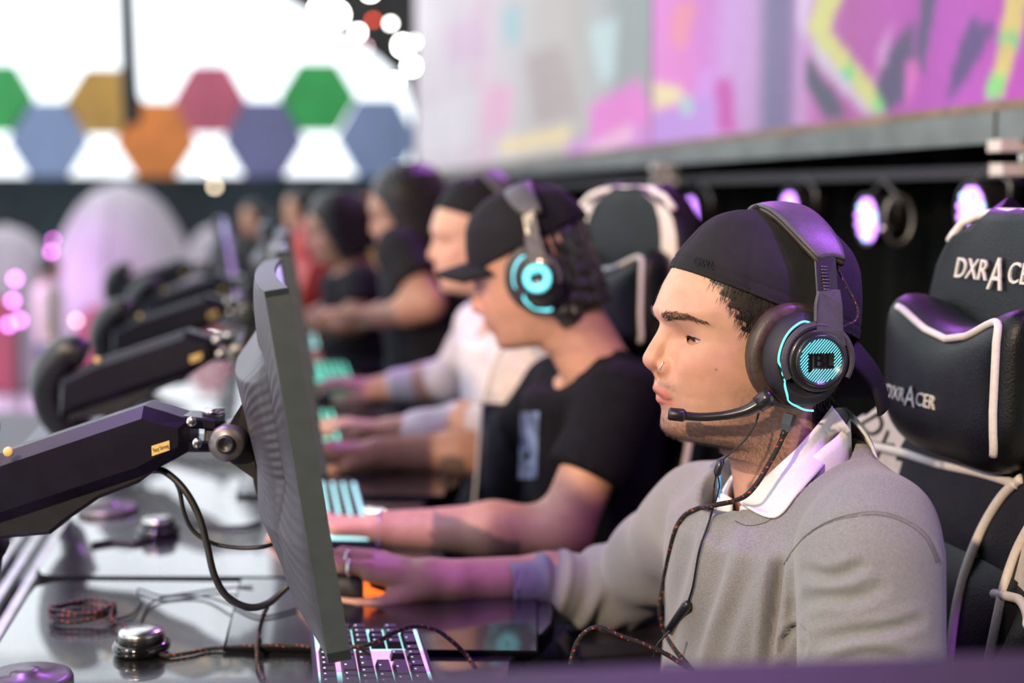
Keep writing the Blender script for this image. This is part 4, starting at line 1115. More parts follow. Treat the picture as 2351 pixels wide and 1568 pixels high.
# soft folds: armpit creases of the near sleeve, long chest folds
rel = sV-np.array(CH); cu = rel@np.array(BD); cl = rel@np.array(BL); cz = rel[:, 2]
chest = np.exp(-((cu-0.10)/0.07)**2)*sst(0.10, -0.05, cz)*(cl > -0.2)*(cl < 0.14)
fold = 0.0035*np.sin(cl*70+cz*26+1.0+1.2*np.sin(cz*9))*chest
near = sst(-0.02, 0.05, cl-0.13)
arm = near*(0.0040*np.sin(cz*62+cu*50+0.7*np.sin(cu*40))*sst(0.03, -0.10, cz)*np.exp(-((cu-0.03)/0.09)**2)+0.0022*np.sin(cz*34-cu*60)*sst(0.08, -0.02, cz))
# sleeve head seam
sh = np.array(SH_L); q = sV-sh
seam_d = q@np.array(BL)*0.82+q[:, 2]*0.42+0.030-0.10*(q@np.array(BD))*0
seam = -0.0016*np.exp(-(seam_d/0.0032)**2)*(cl > 0.03)*(sV[:, 2] > 0.82)
q2 = sV-np.array(NB); rr = np.sqrt((q2@np.array(BD))**2+(q2@np.array(BL))**2)
rib = 0.0012*np.sin(np.arctan2(q2@np.array(BL), q2@np.array(BD))*150)*np.exp(-((rr-0.082)/0.010)**2)*(q2[:, 2] > -0.03)
ribl = -0.0018*np.exp(-((rr-0.098)/0.003)**2)*(q2[:, 2] > -0.05)
qx, qy = pix(sV); fac = sst(0.0, 0.25, -(sN[:, 1]))
def crease(pts, depth, wid, lip=0.4):
    A = catmull([(x, y, 0) for x, y in pts], 12)[:, :2]
    out = np.zeros(len(sV)); best = np.full(len(sV), 1e9); tt = np.zeros(len(sV))
    m = (qx > A[:, 0].min()-4*wid) & (qx < A[:, 0].max()+4*wid) & (qy > A[:, 1].min()-4*wid) & (qy < A[:, 1].max()+4*wid) & (fac > 0)
    for k in range(len(A)-1):
        a, b = A[k], A[k+1]; d = b-a; L2 = d@d+1e-9
        t = np.clip(((qx[m]-a[0])*d[0]+(qy[m]-a[1])*d[1])/L2, 0, 1)
        dist = np.hypot(qx[m]-a[0]-t*d[0], qy[m]-a[1]-t*d[1])
        bb = best[m]; up = dist < bb; bb[up] = dist[up]; best[m] = bb
        t3 = tt[m]; t3[up] = ((k+t)/(len(A)-1))[up]; tt[m] = t3
    fade = np.sin(np.clip(tt*0.9+0.05, 0, 1)*math.pi)**0.5
    return (-depth*np.exp(-(best/wid)**2)+depth*lip*np.exp(-((best-1.9*wid)/wid)**2))*fade*fac
cre = crease([(1800, 1290), (1818, 1262), (1850, 1228), (1900, 1198), (1960, 1178), (2020, 1172), (2085, 1192), (2135, 1232), (2166, 1300)], 0.0016, 4.0, 0.5)
cre += crease([(1908, 1052), (1945, 1090), (1975, 1130), (1988, 1160)], 0.0012, 3.5, 0.3)
cre += crease([(1788, 1290), (1782, 1340), (1776, 1400), (1768, 1460), (1762, 1530)], 0.017, 13, 0.30)
cre += crease([(1850, 1312), (1895, 1325), (1935, 1318), (1975, 1300)], 0.0060, 14, 0.5)
cre += crease([(1795, 1500), (1805, 1462), (1830, 1440), (1850, 1462), (1842, 1500)], 0.0075, 8, 0.5)
cre += crease([(1830, 1390), (1890, 1370), (1960, 1372), (2020, 1350)], 0.0045, 16, 0.5)
cre += crease([(1880, 1470), (1950, 1456), (2040, 1445), (2110, 1425)], 0.0050, 13, 0.5)
cre += crease([(1900, 1530), (1980, 1505), (2080, 1510)], 0.0050, 12, 0.5)
cre += crease([(1665, 1215), (1655, 1280), (1635, 1360), (1605, 1450), (1585, 1520)], 0.0050, 18, 0.8)
cre += crease([(1725, 1290), (1700, 1370), (1668, 1450), (1650, 1530)], 0.0040, 18, 0.8)
cre += crease([(1590, 1200), (1580, 1260), (1560, 1340), (1535, 1420)], 0.0040, 14, 0.7)
sV = sV+sN*(arm*0.4+cre+0.0012*noise3(sV, 30, 4))[:, None]
sw = obj('sweatshirt', (sV, sF), 'sweater', p1)
from mathutils.bvhtree import BVHTree
SW_BVH = BVHTree.FromPolygons([tuple(v) for v in sV], [tuple(int(i) for i in f) for f in sF])
def on_cloth(px, py, off=0.004, fallback=1.5, bvh=None):
    o = Vector((0, 0, CAM_Z)); d = (P(px, py, 1.0)-o).normalized()
    h = (bvh or SW_BVH).ray_cast(o, d)[0]
    if h is None or abs(h.y-fallback) > 0.35: return P(px, py, fallback)
    return h-d*off
def along(line, off, start, n=8, it=2):
    """points lying on the sweatshirt along a picture line"""
    out = []; last = start
    o = Vector((0, 0, CAM_Z))
    for q in catmull([(x, y, 0) for x, y in line], n):
        d = (P(q[0], q[1], 1.0)-o).normalized(); h = SW_BVH.ray_cast(o, d)[0]
        if h is not None and (abs(h.y-last) < 0.09): last = h.y; p = h-d*off
        else: p = P(q[0], q[1], last-off)
        out.append(p)
    for _ in range(it):
        out = [out[0]]+[(out[i-1]+out[i]*2+out[i+1])/4 for i in range(1, len(out)-1)]+[out[-1]]
    return out
for line in ([(1806, 1288), (1822, 1262), (1852, 1228), (1900, 1198), (1960, 1180), (2020, 1176), (2082, 1195), (2130, 1232), (2155, 1290)], [(1800, 1296), (1817, 1268), (1848, 1234), (1897, 1204), (1958, 1186), (2020, 1182), (2080, 1201), (2126, 1238), (2150, 1292)],
             [(1912, 1058), (1945, 1090), (1972, 1128), (1988, 1168)], [(1688, 1196), (1712, 1206), (1742, 1204), (1768, 1194), (1800, 1170), (1850, 1120), (1890, 1075)]):
    dense = catmull([(x, y, 0) for x, y in line], 8)
    pts = [on_cloth(q[0], q[1], 0.0002, 1.45) for q in dense]
    ok = [pts[0]]
    for q in pts[1:]:
        if (q-ok[-1]).length < 0.03: ok.append(q)
    if len(ok) > 3: obj('seam', tube(ok, 0.0007, 5), 'sweater_seam', sw)

# white polo collar
CO = Vector((-0.046, 0, 0))
def collar(sgn):
    def fn(i, j):
        if sgn == 1: i = i*0.20
        # i: back -> front tip along the fold line, j: fold -> outer edge
        a = math.pi*(1-i)+0.42*i                  # angle from the front, back = pi
        a *= 1.0
        wf = np.interp(i, [0, 0.25, 0.5, 0.75, 0.92, 1], [-0.070, -0.078, -0.100, -0.136, -0.162, -0.172])
        rf = np.interp(i, [0, 0.4, 0.75, 1], [0.060, 0.066, 0.071, 0.075])
        drop = np.interp(i, [0, 0.2, 0.5, 0.8, 0.93, 1], [0.044, 0.046, 0.050, 0.058, 0.062, 0.030])
        ro = rf+np.interp(i, [0, 0.3, 0.6, 0.9, 1], [0.028, 0.030, 0.031, 0.028, 0.016])
        r = rf+(ro-rf)*(j**0.8)+0.003*math.sin(j*3.14)
        aj = a+0.02*j
        return (CO.x+r*math.cos(aj), sgn*r*math.sin(aj)*0.98, wf-drop*j)
    return shell(fn, 30, 10, 0.0032)
cl_ = []
for s in (1, -1):
    m = collar(s); cl_.append(m)
def stand(i, j):
    a = 0.35+(2*math.pi-0.70)*i
    x = abs(a-math.pi)/(math.pi-0.35)
    wf = np.interp(1-x, [0, 0.08, 0.25, 0.5, 0.75, 1], [-0.172, -0.162, -0.136, -0.100, -0.078, -0.070])
    r = np.interp(1-x, [0, 0.25, 0.6, 1], [0.0745, 0.0705, 0.0655, 0.0595])-0.001+0.004*(1-j)
    return (CO.x+r*math.cos(a), r*math.sin(a)*0.98, wf-0.055*(1-j))
m0 = shell(stand, 60, 5, 0.0025)
NB_V = np.vstack([sV, HW1]); NB_F = [tuple(int(i) for i in f) for f in sF]+[tuple(int(i)+len(sV) for i in f) for f in hF]
NECK_BVH = BVHTree.FromPolygons([tuple(v) for v in NB_V], NB_F)
def near_flap():
    fold_ = catmull([(x, y, 0) for x, y in [(1912, 934), (1880, 975), (1832, 1026), (1778, 1078), (1728, 1124), (1694, 1150)]], 6)
    edge_ = catmull([(x, y, 0) for x, y in [(1953, 988), (1922, 1032), (1880, 1082), (1830, 1136), (1778, 1188), (1706, 1158)]], 6)
    nu, nv = len(fold_), 11
    o = Vector((0, 0, CAM_Z)); G = np.zeros((nu, nv, 2)); D_ = np.zeros((nu, nv))
    for i_ in range(nu):
        for j_ in range(nv):
            q = fold_[i_]+(edge_[i_]-fold_[i_])*(j_/(nv-1)); G[i_, j_] = q[:2]
            h = NECK_BVH.ray_cast(o, (P(q[0], q[1], 1.0)-o).normalized())[0]
            D_[i_, j_] = h.y if h is not None and h.y < 1.62 else np.nan
    m_ = np.isnan(D_); D_[m_] = np.nanmean(D_)
    I_, J_ = np.meshgrid(np.linspace(0, 1, nu), np.linspace(0, 1, nv), indexing='ij')
    B_ = np.stack([np.ones_like(I_), I_, J_, I_*J_, I_**2, J_**2, I_**3, I_**2*J_], -1).reshape(-1, 8)
    ok_ = ~m_.ravel(); wts = np.ones(nu*nv)
    for _ in range(8):
        cf_ = np.linalg.lstsq(B_[ok_]*wts[ok_, None], D_.ravel()[ok_]*wts[ok_], rcond=None)[0]; fit = B_@cf_
        wts = np.where(fit > D_.ravel(), 6.0, 1.0)
    S_ = (fit-0.0050).reshape(nu, nv)
    S_ = np.minimum(S_, D_-0.0015)
    for _ in range(2):
        E_ = np.pad(S_, 1, mode='edge'); S_ = (E_[:-2, 1:-1]+E_[2:, 1:-1]+E_[1:-1, :-2]+E_[1:-1, 2:]+2*S_)/6
    return shell(lambda i, j: P(G[int(round(i*(nu-1))), int(round(j*(nv-1)))][0], G[int(round(i*(nu-1))), int(round(j*(nv-1)))][1], S_[int(round(i*(nu-1))), int(round(j*(nv-1)))]), nu, nv, 0.003)
nf = near_flap()
allc = pcat(nf, (XF(M_HEAD, cl_[0][0]), cl_[0][1]), (XF(M_HEAD, cl_[1][0]), cl_[1][1]), (XF(M_HEAD, m0[0]), m0[1]))
pol = obj('polo_collar', allc, 'collar_white', p1, label='white polo shirt collar')
pk = box((0.028, -0.028, -0.215), (0.034, 0.016, -0.165), 0.002)
obj('placket', (XF(M_HEAD, pk[0]), pk[1]), 'collar_white', pol)
tp = box((0.0315, -0.024, -0.172), (0.0345, -0.014, -0.140), 0.001)
obj('blue_tape', (XF(M_HEAD, tp[0]), tp[1]), 'tape_blue', pol)
# trousers
def trous(X, Y, Z):
    p = (X, Y, Z); hip = np.array(BELLY)
    f = tor(p, (hip[0]+0.02, hip[1], 0.56), 0.16, 0.19, 0.12)
    for s in (1, -1):
        k = Vector(hip)+BD*0.42+BL*0.11*s; k.z = 0.54
        a = Vector(hip)+BL*0.095*s; a.z = 0.55
        ft = k+BD*0.0+Vector((0, 0, -0.46))
        f = smin(f, cone(p, a, k, 0.088, 0.066), 0.03); f = smin(f, cone(p, k, ft, 0.062, 0.05), 0.02)
        f = smin(f, cone(p, ft+Vector((0, 0, -0.035)), ft+BD*0.15+Vector((0, 0, -0.042)), 0.042, 0.036), 0.01)
    return f
tV, tF = surfnet(trous, (-0.30, 1.30, 0.0), (0.58, 1.90, 0.70), 0.012)
obj('trousers', (tV, tF), 'trousers', p1)
# rings on the mouse hand
for k, (q, r) in enumerate([((0.110, 0.031, 0.013), 0.0112), ((0.118, 0.011, 0.017), 0.0116)]):
    c = MH_R @ Vector(q); d = (MH_R.to_3x3() @ Vector((0.95, 0.0, -0.10))).normalized()
    rg = obj('finger_ring', lathe([(r, -0.002), (r+0.0014, -0.0018), (r+0.0014, 0.0018), (r, 0.002)], c, d, seg=24, closed=True), 'silver', p1)
    st = c+(MH_R.to_3x3() @ Vector((0, 0.55, 0.83)))*(r+0.002)
    obj('stone', sphere(st, 0.0032, 10, 6), 'silver', rg)
# ------------------------------------------------------------------ headset (built in head coordinates)
def h3(px, py, v):
    u, w = hl(px, py, v); return (u, v, w)
EU, EW = hl(1886, 829, 0.128)
def ring(prof, c, sx=1.0, sy=1.0, seg=40, closed=False):
    return lathe(prof, c, (0, 1, 0), (1, 0, 0), seg, sx, sy, closed)
def braid(i, j):
    return (0.70, 0.10, 0.015) if (i % 5 == 0 and (j+(i//5)*3) % 4 == 0) else (0.012, 0.010, 0.010)
def make_headset(M, label, group=None, fine=True, disc='cyan_glow_soft', strip='cyan_glow'):
    t = thing('headset', label, 'headset', M=M, group=group)
    sides = (1, -1)
    for s in sides:
        def fl(m): 
            if s == 1: return m
            V = m[0].copy(); V[:, 1] *= -1
            return (V, [f[::-1] for f in m[1]])
        c = (EU+0.014, 0, EW+0.001); c2 = (EU+0.007, 0, EW-0.001)
        pr = [(0.030, 0.068), (0.041, 0.0655), (0.0485, 0.069), (0.0515, 0.077), (0.0510, 0.086), (0.047, 0.092), (0.030, 0.092)]
        obj('ear_pad', fl(ring(pr, c, 0.98, 1.10, closed=True)), 'ear_leather', t)
        pr = [(0.0, 0.092), (0.0430, 0.0905), (0.0455, 0.094), (0.0455, 0.101), (0.0425, 0.109), (0.0360, 0.1145), (0.034, 0.1150), (0.0335, 0.1135), (0.0, 0.1135)]
        cup = obj('ear_cup', fl(ring(pr, c2, 0.99, 1.10)), 'plastic_matte', t)
        if s == 1:
            z = [(1866, 744), (1850, 738), (1835, 742), (1815, 758), (1800, 780), (1790, 808), (1788, 832), (1797, 846), (1797, 860), (1807, 866), (1801, 872), (1803, 890), (1807, 905), (1812, 922), (1830, 933), (1848, 941), (1868, 943)]
            cb = BVHTree.FromPolygons([tuple(v) for v in XF(M_HEAD, cup.data and np.array([v.co[:] for v in cup.data.vertices]))], [tuple(p.vertices) for p in cup.data.polygons])
            pts = []
            for (x, y) in z:
                q = M_HEAD.inverted() @ on_cloth(x, y, 0.0003, 1.47, cb)
                if q.y > 0.118 or q.y < 0.09: q = Vector(h3(x, y, 0.108))
                pts.append(np.array(q))
            obj('light_strip', tube(catmull(pts, 3), 0.00115 if fine else 0.002, 6), strip, cup)
        pr = [(0.0, 0.113), (0.0330, 0.1130), (0.0335, 0.1185), (0.0315, 0.1225), (0.029, 0.1235), (0.0, 0.1235)]
        obj('cup_ring', fl(ring(pr, (EU, 0, EW))), 'plastic_satin', cup)
        pr = [(0.0, 0.1235), (0.0270, 0.1235), (0.0275, 0.1275), (0.0255, 0.1290), (0.0240, 0.1285), (0.0236, 0.1265), (0.0, 0.1265)]
        dk = obj('logo_disc', fl(ring(pr, (EU, 0, EW))), 'plastic_satin', t)
        # glowing diagonal stripes round the letters
        st = []
        for k in range(-9, 10):
            b = k*0.0024
            half = math.sqrt(max(0, 0.0226**2-b*b))
            if half < 0.004: continue
            nx, nz = 0.75, 0.66
            segs = []; n = 60; cur = None
            for i in range(n+1):
                a = -half+2*half*i/n
                x = nx*b+(-0.66)*a; zz = nz*b+0.75*a
                inside = abs(x) < 0.0140 and abs(zz+0.0005) < 0.0082
                if not inside and cur is None: cur = a
                if (inside or i == n) and cur is not None:
                    if a-cur > 0.002: segs.append((cur, a))
                    cur = None
            for (a0, a1) in segs:
                A = np.array([EU+nx*b-0.66*a0, 0.1269, EW+nz*b+0.75*a0]); B = np.array([EU+nx*b-0.66*a1, 0.1269, EW+nz*b+0.75*a1])
                st.append(tube([A, B], 0.00050 if fine else 0.0009, 4))
        obj('glowing_stripes', fl(pcat(*st)), disc, dk)
        if not fine:
            obj('glow_ring', fl(ring([(0.012, 0.1265), (0.0225, 0.1265), (0.0225, 0.1285), (0.012, 0.1285)], (EU, 0, EW), closed=True)), disc, dk)
        if s == 1 and fine:
            Mt = axes((EU-0.0005, 0.1270, EW-0.0005), (-1, 0, 0), (0, 0, 1))
            obj('lettering', text_mesh('JBL', 0.0205, 0.0009, Mt, sx=1.0), 'gloss_black', dk, False)
        # yoke, slider, hinge
        top = h3(1893, 700, 0.118); arch_ = []
        for a in np.linspace(-0.75, 0.75, 13):
            arch_.append((EU+0.0415*math.sin(a)*1.05, 0.119, EW+0.0415*math.cos(a)*1.05))
        obj('yoke', fl(pcat(tube([(EU+0.0365*math.sin(a), 0.1185, EW+0.0365*math.cos(a)) for a in np.linspace(-2.1, 2.1, 30)], 0.0040, 8, flat=(1.0, 1.0)),
             bevel_poly([h3(1862, 790, .119), h3(1876, 760, .119), h3(1877, 700, .116), h3(1882, 672, .112), h3(1922, 668, .112), h3(1926, 700, .116), h3(1928, 760, .119), h3(1936, 790, .119)], (0, 1, 0), 0.008, 0.0022))), 'headband_pad', t, smooth=False)
        a, b = h3(1899, 690, 0.111), h3(1893, 590, 0.092)
        sl = bevel_poly([h3(1880, 690, .110), h3(1874, 600, .094), h3(1914, 590, .094), h3(1921, 690, .110)], (0.0, 1, 0.15), 0.005, 0.0015)
        so = obj('slider', fl(sl), 'plastic_satin', t, smooth=False)
        if s == 1:
            for k in range(9):
                y = 612+k*7.5
                q = h3(1893-1+k*0.9, y, 0.0985+0.0016*k)
                obj('notch', tube([(q[0]+0.004, q[1]+0.0012, q[2]+0.0004), (q[0]-0.004, q[1]+0.0012, q[2]-0.0004)], 0.0006, 5), 'steel_dark', so)
    # headband: wide padded arch over the cap
    TOPW = CTOP+0.0015
    def band(rin, wid, th):
        def fn(i, j):
            a = -1.22+2.44*i                       # angle from the top
            v = 0.092*math.sin(a)/math.sin(1.22); c = (1-math.cos(a))/(1-math.cos(1.22))
            w = TOPW-(TOPW-hl(1892, 600, 0.09)[1])*c+rin
            u0 = -0.022-0.026*c
            x = (j-0.5)*2
            wd = wid*(1-0.42*abs(2*i-1)**5)
            return (u0+wd*x, v*(1+rin*6), w-0.0035*x*x)
        return shell(fn, 44, 10, th)
    obj('headband', band(0.0042, 0.0235, 0.0045), 'headband_pad', t)
    obj('headband_cushion', band(-0.0010, 0.0225, 0.0070), 'ear_leather', t)
    if fine:
        cord = [h3(1912, 585, 0.085), h3(1925, 620, 0.088), h3(1945, 660, 0.09), h3(1963, 695, 0.092), h3(1970, 715, 0.094), h3(1962, 738, 0.10), h3(1940, 748, 0.108), h3(1925, 757, 0.113)]
        obj('cord', tube(catmull(cord, 10), 0.0016, 8, colf=braid), 'cable_braid', t)
        m1 = tube([h3(1772, 906, 0.106), h3(1757, 917, 0.104), h3(1738, 930, 0.102)], [0.0105, 0.0098, 0.0085], 14)
        bm = obj('microphone_boom', pcat(m1, tube(catmull([h3(1740, 929, 0.102), h3(1715, 942, 0.099), h3(1680, 951, 0.094), h3(1640, 956, 0.088), h3(1600, 957, 0.082), h3(1562, 953, 0.077)], 6), [0.0072, 0.0058, 0.0048, 0.0046, 0.0048], 10)), 'plastic_satin', t)
        obj('microphone', tube([h3(1574, 954, 0.0785), h3(1568, 953.5, 0.078), h3(1538, 950, 0.0735), h3(1534, 949.5, 0.073)], [0.0052, 0.0070, 0.0068, 0.0055], 14), 'plastic_black', bm)
    return t
hs1 = make_headset(M_HEAD, 'black headset with cyan glowing ear cup and boom microphone on the front player')
Mi = M_HEAD.inverted()
plug = tube([Mi @ P(1815, 950, 1.475), Mi @ P(1808, 975, 1.475), Mi @ P(1803, 990, 1.475)], [0.0075, 0.0070, 0.0050], 4)
obj('plug', plug, 'plastic_satin', hs1, False)
obj('plug_sleeve', tube([Mi @ P(1803, 988, 1.475), Mi @ P(1796, 1004, 1.475)], [0.0042, 0.0034], 8), 'plastic_black', hs1)
cw = [P(1800, 996, 1.475), P(1785, 1030, 1.47), P(1764, 1068, 1.466), P(1738, 1110, 1.462), P(1712, 1138, 1.462)] + \
     along([(1680, 1152), (1640, 1160), (1600, 1168), (1570, 1184), (1551, 1215), (1540, 1255), (1530, 1300), (1521, 1350), (1514, 1395), (1517, 1425), (1530, 1460), (1552, 1495), (1580, 1530), (1600, 1560)], 0.0085, 1.50, 5)
cw = catmull([Mi @ q for q in cw[:5]]+[Mi @ q for q in cw[5:]], 6)
def resample(A, step):
    A = np.array([list(q) for q in A]); L = np.concatenate([[0], np.cumsum(np.linalg.norm(np.diff(A, axis=0), axis=1))])
    s_ = np.arange(0, L[-1], step); return np.stack([np.interp(s_, L, A[:, k]) for k in range(3)], 1)
cw = resample(cw, 0.0016)
obj('cable', tube(cw, 0.0027, 8, colf=braid), 'cable_braid', hs1, label='black braided cable with orange flecks')

# earphone lead down the chest
ep = thing('earphone_lead', 'thin black earphone lead with inline remote on the grey sweatshirt', 'cable', P(1640, 1100, 1.47))
l1 = [P(1742, 948, 1.475), P(1733, 975, 1.475), P(1712, 1008, 1.47), P(1682, 1036, 1.468), P(1660, 1055, 1.466)]
obj('lead', tube(catmull(l1, 8), 0.0011, 6), 'cable_black', ep)
obj('splitter', tube([P(1660, 1054, 1.466), P(1655, 1062, 1.466), P(1647, 1086, 1.466), P(1644, 1094, 1.466)], [0.0015, 0.0045, 0.0045, 0.0015], 10), 'plastic_satin', ep)
obj('lead', tube(catmull([P(1644, 1092, 1.466)]+along([(1640, 1115), (1637, 1140), (1636, 1165), (1625, 1205), (1612, 1240)], 0.006, 1.50, 3), 4), 0.0009, 6), 'cable_black', ep)
obj('lead', tube(catmull([P(1648, 1092, 1.466)]+along([(1652, 1115), (1645, 1145), (1637, 1168), (1626, 1207), (1612, 1242)], 0.006, 1.50, 3), 4), 0.0009, 6), 'cable_black', ep)
obj('lead', tube(along([(1612, 1240), (1603, 1275), (1597, 1310), (1590, 1350), (1578, 1388)], 0.006, 1.50), 0.0013, 6), 'cable_black', ep)
obj('remote', tube(along([(1580, 1384), (1577, 1390), (1540, 1445), (1536, 1450)], 0.010, 1.50, 1, 0), [0.003, 0.0058, 0.0058, 0.003], 10), 'plastic_satin', ep)
obj('lead', tube(along([(1538, 1448), (1522, 1465), (1508, 1482), (1500, 1510)], 0.009, 1.50), 0.0012, 6), 'cable_black', ep)
# ------------------------------------------------------------------ desks and what stands on them
ROW = Vector((-0.153, 0.87, 0.0))
ORD = ['nearest', 'second', 'third', 'fourth', 'farthest']
DZ = 0.75
def desk(label):
    t = thing('gaming_desk', label, 'desk', (-0.3, 1.57, 0), 'desks in the row')
    raw = [(-0.655, 1.968), (-0.670, 1.945), (-0.665, 1.90), (-0.545, 1.17), (-0.53, 1.14), (-0.50, 1.13), (0.03, 1.125), (0.055, 1.14), (0.06, 1.18), (0.045, 1.30), (0.01, 1.42), (-0.005, 1.53), (0.0, 1.63),
           (0.020, 1.695), (0.040, 1.735), (0.052, 1.775), (0.056, 1.82), (0.056, 1.93), (0.045, 1.955), (0.015, 1.962), (-0.60, 1.980), (-0.635, 1.980)]
    top = bevel_poly([(x, y, DZ-0.013) for x, y in raw], (0, 0, 1), 0.026, 0.003)
    nF = len(top[1]); fm = [1]*nF; fm[1] = 0
    n = len(raw)
    pass
    obj('tabletop', top, ['desk_top', 'desk_edge'], t, False, fm)
    for x, y in [(-0.56, 1.90), (-0.46, 1.22), (-0.04, 1.22), (-0.04, 1.90)]:
        obj('leg', box((x-0.025, y-0.025, 0.0), (x+0.025, y+0.025, DZ-0.026), 0.004), 'plastic_matte', t, False)
    obj('crossbar', box((-0.30, 1.20, 0.60), (-0.26, 1.92, 0.66), 0.004), 'plastic_matte', t, False)
    return t
MON_C = P(690, 1098, 1.345)+Vector((-0.17, 0.985, 0))*0.300+Vector((0.985, 0.17, 0))*0.006
MN = Vector((0.985, 0.17, 0)); MXd = Vector((-0.17, 0.985, 0))
tl = math.radians(8.6)
MUP = Vector((0, 0, 1))*math.cos(tl)-MN*math.sin(tl); MZ = MN*math.cos(tl)+Vector((0, 0, 1))*math.sin(tl)
MW, MH = 0.305, 0.184
def monitor(label):
    t = thing('curved_monitor', label, 'monitor', MON_C-MUP*MH, 'monitors in the row')
    def wp(x, y, z): 
        return MON_C+MXd*x+MUP*y+MZ*(z+x*x/(2*1.25)*0.3)
    def scr(i, j): return wp((i-.5)*2*(MW-.006), (j-.5)*2*(MH-.007), 0.0)
    obj('screen', shell(scr, 24, 4, 0.001), 'monitor_glass', t)
    # side frame
    fr = []
    nx = 24
    def bar(x0, x1, y0, y1, z0, z1, n):
        def fn(i, j):
            a = 2*math.pi*j
            k = int(round(j*4)) % 4
            y, z = [(y0, z0), (y1, z0), (y1, z1), (y0, z1)][k]
            return wp(x0+(x1-x0)*i, y, z)
        V, F = grid(fn, n, 5)
        F = list(F); F.append((0, 1, 2, 3)); F.append(tuple((n-1)*5+k for k in (3, 2, 1, 0)))
        return (V, F)
    obj('frame', pcat(bar(-MW, MW, MH-.006, MH, -.021, .002, nx), bar(-MW, MW, -MH, -MH+.010, -.021, .002, nx), bar(-MW, -MW+.006, -MH, MH, -.021, .002, 2), bar(MW-.006, MW, -MH, MH, -.021, .002, 2)), 'monitor_edge', t, False)
    def back(i, j):
        x = (i-.5)*2; y = (j-.5)*2
        X, Y = x*(MW-.001), y*(MH-.001)
        e = (max(0, 1-abs(x)**3.0))*(max(0, 1-abs(y)**5))
        th = 0.020+(0.010+0.020*min(1.0, max(0.0, -(Y+0.02)/0.05)))*e**0.7
        # raised housing in the middle
        hx = max(0.0, 1-abs(X/0.20)**4); hy = 1.0 if (-0.02 < Y < 0.085) else max(0.0, 1-min(abs(Y-0.085), abs(Y+0.02))/(0.030 if Y > 0 else 0.10))
        th += 0.030*hx**0.6*hy*(0.6+0.4*min(1, max(0, (Y+0.12)/0.2)))
        a = math.atan2(Y+0.0, X+1e-6); r = math.hypot(X, Y)
        rg = 0.00035*math.sin(a*130+3.0*r/0.1)*min(1, max(0, (r-0.05)/0.05))*min(1.0, max(0.0, e*4))
        return wp(X, Y, -th-rg)
    m = grid(back, 130, 230)
    obj('back_shell', (m[0], [f[::-1] for f in m[1]]), 'monitor_shell', t)
    obj('control_bar', bar(-0.06, 0.06, -MH-.010, -MH, -.018, .0, 6), 'tape_blue' if False else 'monitor_edge', t, False)
    return t
